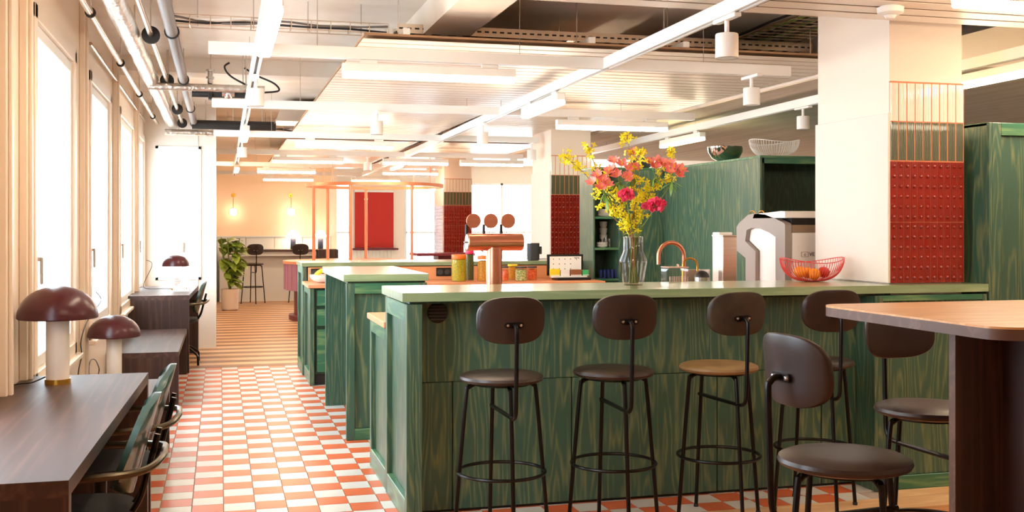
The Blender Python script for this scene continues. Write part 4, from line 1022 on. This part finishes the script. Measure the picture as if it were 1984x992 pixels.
# ------------------------------------------------------------------ behind the bar: taps, glasses, machines
def onS(px, Y): p = AY(px, 500, Y); return Vector((p.x, Y, .9065))
p = onS(1325, 6.2); q = onS(1276, 6.2); rr = (p.x-q.x)/2; zt = AY(1300, 470, 6.2).z-rr
f_ = thing('kitchen_tap', 'tall copper kitchen tap with round arched spout', 'tap', p, 0)
pts = [(0, 0, 0), (0, 0, zt-p.z)]+[(-rr+rr*math.cos(t), 0, zt-p.z+rr*math.sin(t)) for t in [PI*k/14 for k in range(1, 15)]]+[(-2*rr, 0, zt-p.z-.05)]
put(B().tube(pts, .0125, 12), 'spout', 'copper', f_, local=True); put(B().cyl((0, 0, 0), .024, .04, 16), 'base', 'copper', f_, local=True)
put(B().tube([(0, 0, .08), (.05, 0, .1)], .006, 8), 'lever', 'copper', f_, local=True)
p = onS(1351, 6.1); q = onS(1323, 6.1); rr = (p.x-q.x)/2; zt = AY(1337, 499, 6.1).z-rr*1.1
f_ = thing('filter_tap', 'small polished water tap with thin arched spout', 'tap', q, 0)
pts = [(0, 0, 0), (0, 0, zt-q.z)]+[(rr-rr*math.cos(t), 0, zt-q.z+rr*math.sin(t)) for t in [PI*k/14 for k in range(1, 15)]]+[(2*rr, 0, zt-q.z-.03)]
put(B().tube(pts, .006, 10), 'spout', 'brass', f_, local=True); put(B().cyl((0, 0, 0), .016, .05, 14), 'base', 'brass', f_, local=True)
a, b_ = onS(1288, 5.95), onS(1326, 5.95); zt = AY(1300, 519, 5.95).z
gb = thing('glass_jar', 'square ribbed glass jar below the copper tap', 'jar', ((a.x+b_.x)/2, 5.95, .9065), 0); w_ = (b_.x-a.x)/2; h_ = zt-.9065
put(B().box(-w_, w_, -w_, w_, 0, h_, .006), 'body', 'clear_glass', gb, local=True)
for k in range(9): xx = -w_+2*w_*(k+.5)/9; put(B().tube([(xx, -w_, .01), (xx, -w_, h_*.82)], .0045, 8), 'rib', 'rib_glass', gb, local=True)
put(B().box(-w_*1.02, w_*1.02, -w_*1.02, w_*1.02, h_, h_+.008, .003).ball((.02, 0, h_+.014), .009, 10), 'lid', 'rib_glass', gb, local=True)
p = onS(1360, 6.0); zt = AY(1360, 524, 6.0).z; zm = AY(1360, 537, 6.0).z
k_ = thing('sugar_jar', 'small jar with domed black lid beside the polished tap', 'jar', p, 0)
put(B().lathe([(0, 0), (.042, 0), (.045, .01), (.045, zm-.9065), (0, zm-.9065)], 24), 'body', 'steel', k_, local=True)
put(B().lathe([(.045*math.cos(t), zm-.9065+(zt-zm)*math.sin(t)) for t in [PI/2*k/8 for k in range(8)]]+[(0, zt-.9065)], 24), 'lid', 'black', k_, local=True)
a, b_ = AY(1400, 500, 6.12), AY(1428, 500, 6.12); ztop = AY(1410, 458, 6.12).z
sb = thing('steel_dispenser', 'tall square brushed steel dispenser left of the coffee machine', 'dispenser', ((a.x+b_.x)/2, 6.2, .9065), 0)
y2 = AX(1379, 500, a.x).y
put(B().box(a.x, b_.x, 6.12, 6.12+.4*(y2-6.12), .907, ztop, .004), 'body', 'brushed', sb)
put(B().box(a.x+.004, b_.x, 6.12+.4*(y2-6.12), min(y2, 6.8), .907, ztop+.025, .004), 'back_body', 'machine_white', sb)
put(B().box(a.x-.001, b_.x+.001, 6.118, min(y2, 6.8), ztop+.0, ztop+.008, .002), 'lid', 'steel', sb)
tag(put(B().box(AY(1327, 500, 6.3).x, AY(1376, 500, 6.3).x, 6.3, 6.32, .907, AY(1340, 522, 6.3).z, .002), 'upstand', 'steel'), 'low brushed steel splash panel behind the taps', 'panel')
# coffee machine
MX = 3.40
def mp(px, py): p = AX(px, py, MX); return (p.y, p.z)
ZB_ = .9065
outer = [mp(1427, 485), mp(1427, 440), mp(1431, 433), mp(1449, 416.5), mp(1463, 413.6), mp(1482, 415.6), mp(1502, 423.6), mp(1518, 431.7), mp(1521, 435)]
bl, bi, br_, bj = mp(1444.5, 541)[0], mp(1463.5, 541)[0], mp(1521, 541)[0], mp(1502.5, 541)[0]
inner = [mp(1502.5, 459), mp(1491, 451), mp(1473, 442.8), mp(1455, 441.7), mp(1446.5, 446), mp(1443.6, 467), mp(1463.5, 487)]
cm = thing('coffee_machine', 'grey and white coffee machine with arched side panel beside the pillar', 'coffee machine', (3.65, 6.4, ZB_), 0)
poly = [(bl, ZB_), mp(1444.5, 500)]+outer+[(br_, ZB_), (bj, ZB_)]+inner+[(bi, ZB_)]
put(B().prism(poly, 'X', MX, MX+.045), 'side_panel', 'grey_plastic', cm, smooth=25)
put(B().prism([(bj+.002, ZB_+.002)]+[(y_*.999+.001, z_+.004) for y_, z_ in inner]+[(bi, ZB_+.002)], 'X', MX+.03, MX+.055), 'side_inset', 'machine_white', cm, smooth=25)
zt = mp(1521, 435)[1]; zb2 = AY(1540, 451, br_).z
put(B().box(MX+.05, MX+.5, br_+.005, bl-.02, ZB_+.02, zb2, .004), 'body', 'machine_white', cm)
put(B().box(MX+.05, MX+.5, br_+.008, bl-.06, zb2+.001, zt-.002, .003), 'hopper_band', 'brown_plastic', cm)
z0, z1 = AY(1530, 422, br_).z, AY(1530, 410.5, br_).z
put(B().box(MX+.06, MX+.45, br_+.03, bl-.12, zt, z0, .002), 'gap', 'black', cm)
put(B().prism([(br_, z0), (br_, z1), (br_+.05, z1+.006), (bl-.12, z1-.01), (bl-.1, z0)], 'X', MX+.0, MX+.5), 'lid', 'machine_white', cm)
tl = AY(1560, 493, br_); lg = put(B().prism(rrect(AY(1553, 493, br_).x, AY(1567, 493, br_).x, tl.z-.016, tl.z+.016, .004), 'Y', br_+.0035, br_+.0045), 'logo_frame', 'brown_plastic', cm)
put(B().prism(rrect(AY(1554, 493, br_).x, AY(1566, 493, br_).x, tl.z-.0135, tl.z+.0135, .003), 'Y', br_+.0025, br_+.0034), 'logo_field', 'machine_white', lg)
text_mesh('e', .034, 'logo_letter', 'brown_plastic', lg, (AY(1560, 493, br_).x, br_+.002, tl.z), FACE_Y)
text_mesh('VE', .034, 'lettering', 'charcoal', cm, (AY(1568.5, 493, br_).x, br_+.003, tl.z), FACE_Y, align='LEFT')
for k in range(2):
    cc = mp(1452+k*18, 411); pts = [(MX+.02, cc[0]+.06*math.cos(t)*.6, cc[1]-.012+.02*math.sin(t)) for t in [PI*q/10 for q in range(11)]]
    put(B().tube(pts, .004, 6), 'top_rail', 'brass', cm)
# ------------------------------------------------------------------ rear counter: jars, loudspeaker, calendar stand
def jar(label, px0, px1, py0, lid, food, Y, lidh=.03, fill=.82):
    a, b_ = AY(px0, 520, Y), AY(px1, 520, Y); rad = (b_.x-a.x)/2; z1 = AY(px0, py0, Y).z; h = z1-.9005
    r = thing('food_jar', label, 'jar', ((a.x+b_.x)/2, Y, .9005), 0, 'glass food jars on the rear counter')
    put(B().lathe([(0, 0), (rad*.96, 0), (rad, .006), (rad, h-lidh-.004), (rad*.93, h-lidh)], 28), 'glass', 'clear_glass', r, local=True)
    put(B().lathe([(0, .005), (rad*.93, .005), (rad*.95, .012), (rad*.95, (h-lidh)*fill), (rad*.5, (h-lidh)*fill+.008), (0, (h-lidh)*fill+.004)], 24), 'contents', food, r, local=True)
    put(B().lathe([(0, h-lidh), (rad*.98, h-lidh), (rad*1.0, h-lidh+.004), (rad, h-.004), (rad*.96, h), (0, h)], 28), 'lid', lid, r, local=True)
jar('tall jar of yellow split peas with orange lid', 875, 903, 493, 'lid_orange', 'food_yellow', 10.05, .045, .98)
jar('tall jar of dark green leaves with magenta lid', 902, 918, 485, 'lid_magenta', 'food_green', 10.2, .035, .97)
jar('tall jar of golden corn with orange lid left of the tap column', 925, 948, 495, 'lid_orange', 'food_corn', 10.05, .035, .9)
jar('low jar of orange pieces just right of the tap column', 971, 985, 516, 'charcoal', 'food_red', 10.02, .014, .8)
jar('yellow jar behind the low jars', 984, 1003, 512, 'yellow_box', 'food_corn', 10.3, .02, .95)
jar('low jar of mixed green and white pieces', 998, 1020.5, 516.5, 'charcoal', 'food_mix', 10.0, .014, .85)
jar('low jar of red tomatoes at the right end of the jars', 1021.5, 1040, 516, 'charcoal', 'food_red', 10.12, .014, .85)
zc_ = 1.0755; p = AY(1033, 500, 10.7)
sp_ = thing('loudspeaker', 'small black loudspeaker on the green rear ledge', 'loudspeaker', (p.x, 10.7, zc_), 0)
r_ = (AY(1044, 500, 10.7).x-AY(1022, 500, 10.7).x)/2; zt = AY(1033, 471, 10.7).z-zc_
put(B().prism(rrect(-r_, r_, -r_*.9, r_*.9, r_*.6, 6), 'Z', .006, zt), 'body', 'charcoal', sp_, local=True)
put(B().prism(rrect(-r_*.9, r_*.9, -r_*.8, r_*.8, r_*.5, 6), 'Z', 0, .006), 'foot', 'black', sp_, local=True)
put(B().box(r_*.9, r_*1.5, -.01, .03, zt*.35, zt*.8, .004), 'wall_mount', 'charcoal', sp_, local=True)
p0 = Vector((p.x+r_, 10.68, zc_+.01)); put(B().tube(smoothpath([p0, p0+Vector((.05, -.08, .005)), p0+Vector((.06, -.22, -.03)), p0+Vector((.07, -.24, -.12)), p0+Vector((.1, -.26, -.16))]), .003, 6), 'cable', 'black', sp_)
YE = 10.12; a, b_ = AY(1060, 500, YE), AY(1130, 500, YE); z0, z1 = AY(1060, 534, YE).z, AY(1060, 493, YE).z
es = thing('calendar_stand', 'black framed month calendar on a stand beside the jars', 'calendar', ((a.x+b_.x)/2, YE, .9005), 0)
put(B().box(a.x, b_.x, YE, YE+.02, z0, z1, .004), 'frame', 'black', es)
ca, cb, cz0, cz1 = AY(1065, 500, YE).x, AY(1126, 500, YE).x, AY(1060, 531, YE).z, AY(1060, 497, YE).z
sheet = put(B().box(ca, cb, YE-.002, YE, cz0, cz1), 'sheet', 'paper', es, smooth=0)
pr = B()
for i in range(4):
    for j in range(3): xx = ca+(cb-ca)*(.12+.18*i); zz = cz1-(cz1-cz0)*(.15+.28*j); pr.box(xx-.004, xx+.004, YE-.003, YE-.002, zz-.005, zz+.005)
for i in range(5): xx = ca+(cb-ca)*(.77+.035*i); pr.box(xx, xx+.006, YE-.003, YE-.002, cz1-(cz1-cz0)*(.1+.05*(i % 3)), cz1-(cz1-cz0)*.05)
put(pr, 'print', 'charcoal', sheet, smooth=0)
put(B().box(AY(1072, 500, YE).x, AY(1144, 500, YE-.12).x, YE-.14, YE+.05, .9005, .925, .003), 'foot', 'black', es)
put(B().box(a.x+.02, b_.x+.01, YE-.1, YE-.002, .925, .94, .003), 'tray', 'paper', es)
def pack(label, px0, px1, py, m, k):
    xa_, xb_ = AY(px0, 500, YE-.05).x, AY(px1, 500, YE-.05).x; zt = AY(px0, py, YE-.05).z
    r = thing('tea_packet', label, 'packet', ((xa_+xb_)/2, YE-.06, .9405), 0, 'packets in the calendar tray')
    put(B().box(xa_, xb_, YE-.085, YE-.035, .9405, max(zt, .955), .004), 'box', m, r); put(B().box(xa_+.002, xb_-.002, YE-.086, YE-.0851, .944, .95), 'stripe', 'paper', r, smooth=0)
pack('yellow packet at the left of the calendar tray', 1065, 1083, 521, 'yellow_box', 0)
pack('white packet in the middle of the calendar tray', 1085, 1102, 523, 'porcelain', 1)
pack('brown packet right of the middle in the calendar tray', 1104, 1125, 522, 'brown_box', 2)
pack('green packet at the right end of the calendar tray', 1127, 1139, 523, 'green_box', 3)

# ------------------------------------------------------------------ back of the room
bcn = thing('back_counter', 'dark topped counter along the panelled back wall', 'counter', (1, 21.3, 0), 0)
xl, xr = AY(440, 480, 21.1).x, AY(654, 480, 21.1).x
zt = AY(500, 484, 21.1).z
put(B().box(max(xl, -.0), xr-.35, 21.1, BY-.031, zt-.035, zt, .003), 'top', 'walnut_y', bcn)
put(B().box(.0, xr-.36, 21.3, 21.33, 0, zt-.04), 'front_panel', 'wainscot', bcn)
put(B().box(xr-.38, xr, 20.95, BY-.2, 0, zt+.005, .004), 'end_block', 'walnut_z', bcn)
put(B().box(.0, xr-.4, 21.14, 21.17, zt-.12, zt-.04), 'apron', 'wainscot', bcn)
def tlamp(label, px, Y):
    p = AY(px, 480, Y); r = thing('table_lamp', label, 'lamp', (p.x, Y, zt+.0055), 0, 'pleated cone table lamps')
    put(B().lathe([(0, 0), (.05, 0), (.055, .005), (.05, .2), (.045, .21), (0, .21)], 20), 'base', 'black_back', r, local=True)
    put(B().lathe([(.14, .23), (.05, .36), (.048, .36), (.136, .23)], 24), 'shade', 'lamp_glow', r, local=True)
    put(B().cyl((0, 0, .21), .008, .12, 8), 'stem', 'brass', r, local=True)
tlamp('table lamp with dark blue base and white cone shade on the back counter', 568, 21.35)
tlamp('table lamp with white cone shade at the right end of the back counter', 621, 21.3)
def globe(label, px):
    p = AY(px, 411, 21.4); r = thing('globe_lamp', label, 'lamp', (p.x, 21.4, p.z-.08), 0, 'glowing globe lamps on the peach wall')
    put(B().ball((0, 0, .08), .075, 20), 'globe', 'globe', r, local=True)
    put(B().lathe([(.076, -.012), (.084, -.012), (.084, .012), (.076, .012)], 24, (0, .0, .08), 'Y'), 'ring', 'brass', r, local=True)
    put(B().tube([(0, 0, .155), (0, 0, .41), (0, .2-.005, .41)], .006, 8), 'rod', 'brass', r, local=True)
    put(B().cyl((0, .185, .41), .04, .013, 16, 'Y'), 'wall_plate', 'brass', r, local=True)
globe('glowing globe lamp above the leafy plant', 452); globe('glowing globe lamp on the peach wall over the blue lamp', 564)
# plant
pp = AZ(441, 601, 0); pp = Vector((.17, 19.1, 0))
pl = thing('potted_plant', 'large leafy green plant in a beige pot at the passage corner', 'plant', pp, 0)
put(B().lathe([(0, 0), (.12, 0), (.14, .02), (.15, .36), (.135, .365), (.13, .32), (0, .32)], 28), 'pot', 'pot', pl, local=True)
big = leafblade(.26, .15).mesh('leaf', 50); rp = random.Random(5)
for k in range(7):
    a = 2*PI*k/7; h = rp.uniform(.8, 1.15); top = Vector((math.cos(a)*.16, math.sin(a)*.16, .3+h*.9)); st = smoothpath([Vector((0, 0, .3)), top*.5+Vector((0, 0, .12)), top], 5)
    put(B().tube(st, .008, 6), 'stalk', 'stem', pl, local=True)
    for j in range(17):
        p = st[rp.randrange(3, len(st))]; d = Vector((rp.uniform(-1, 1), rp.uniform(-1, 1), rp.uniform(-.35, .45)))
        if d.x < 0 and p.x < .1: d.x *= -.7
        rf_ = place_leaf(pl, pp+p, d, big, rp.uniform(.6, 1.1))
# maroon round counter with copper ring
RC = Vector((2.36, 17.0, 0))
rcn = thing('round_counter', 'round maroon counter with lilac upper band under the copper ring', 'counter', RC-Vector((.27, 0, 0)), 0)
put(B().lathe([(.9, 0), (1.06, 0), (1.06, .07), (.9, .07)], 64), 'plinth', 'maroon', rcn, local=True)
put(B().lathe([(.9, .07), (.98, .07), (.98, .46), (.9, .46)], 64), 'base', 'maroon', rcn, local=True)
put(B().lathe([(.92, .46), (1.13, .46), (1.13, .86), (.92, .86)], 64), 'band', 'lilac', rcn, local=True)
for k in range(48):
    a = 2*PI*k/48; put(B().tube([(1.13*math.cos(a), 1.13*math.sin(a), .465), (1.13*math.cos(a), 1.13*math.sin(a), .855)], .008, 6), 'rib', 'lilac', rcn, local=True)
put(B().lathe([(1.07, .86), (1.15, .86), (1.15, .9), (1.07, .9)], 64), 'top', 'peach_top', rcn, local=True)
cr = thing('copper_ring', 'copper coloured curtain ring on thin copper poles', 'frame', RC, 0)
ZR = 2.06; RR = 1.04
put(B().lathe([(RR-.03, ZR-.02), (RR+.03, ZR-.02), (RR+.03, ZR+.03), (RR-.03, ZR+.03), (RR-.03, ZR-.02)], 72), 'ring', 'copper_paint', cr, local=True)
for px, near in ((608, 1), (635, 0), (679, 1), (709, 0), (798, 1)):
    # where the ray of this pole meets the ring
    d = Vector((SN+(px-CX)/F*CS, CS-(px-CX)/F*SN)); t0 = d.dot(Vector((RC.x, RC.y)))/d.length_squared; m_ = d*t0-Vector((RC.x, RC.y)); h2 = max(0, RR**2-m_.length_squared)
    q = d*(t0+(-1 if near else 1)*math.sqrt(h2)/d.length)
    put(B().tube([(q.x-RC.x, q.y-RC.y, 0), (q.x-RC.x, q.y-RC.y, ZR)], .024, 12), 'pole', 'copper_paint', cr, local=True)
for k in range(4):
    a = PI/4+PI/2*k; put(B().tube([(RR*math.cos(a), RR*math.sin(a), ZR+.03), (RR*math.cos(a), RR*math.sin(a), SZ)], .006, 6), 'hanger_rod', 'copper_paint', cr, local=True)
rb = thing('roller_blind', 'red roller blind between the bright far windows', 'blind', ((fx(686)+fx(763))/2, FY-.03, .95), 0)
a, b_ = fx(687), fx(762); z0, z1 = AY(700, 480, FY).z, AY(700, 370, FY).z
put(B().box(a, b_, FY-.03, FY-.02, z0, z1), 'cloth', 'red_blind', rb)
put(B().tube([(a, FY-.03, z1), (b_, FY-.03, z1)], .03, 14), 'roller', 'metal_white', rb)
tag(put(B().box(fx(682), fx(770), FY-.16, FY-.005, z0-.05, z0-.01, .003), 'window_shelf', 'maroon'), 'dark shelf board under the red roller blind', 'shelf')
po = AY(709, 386, 20.6); r = thing('bare_bulb', 'small bright bulb shining in front of the red blind', 'lamp', (po.x, 20.6, po.z-.03), 0)
put(B().ball((0, 0, .03), .03, 14), 'bulb', 'globe', r, local=True); put(B().tube([(0, 0, .055), (0, 0, SLAB-po.z+.03)], .004, 6), 'cord', 'brass', r, local=True); put(B().cyl((0, 0, .054), .014, .04, 10), 'socket', 'brass', r, local=True)
ft = thing('side_table', 'maroon high table beside the rearmost tiled pillar', 'table', (3.75, 16.4, 0), 0)
zt = AY(870, 490, 16.4).z; a, b_ = AY(802, 490, 16.4).x, AY(912, 490, 16.4).x
put(B().box(a, b_, 16.1, 16.8, zt-.04, zt, .004), 'top', 'maroon', ft)
put(B().box(a+.35, b_-.05, 16.25, 16.65, 0, zt-.04, .003), 'base', 'maroon', ft)
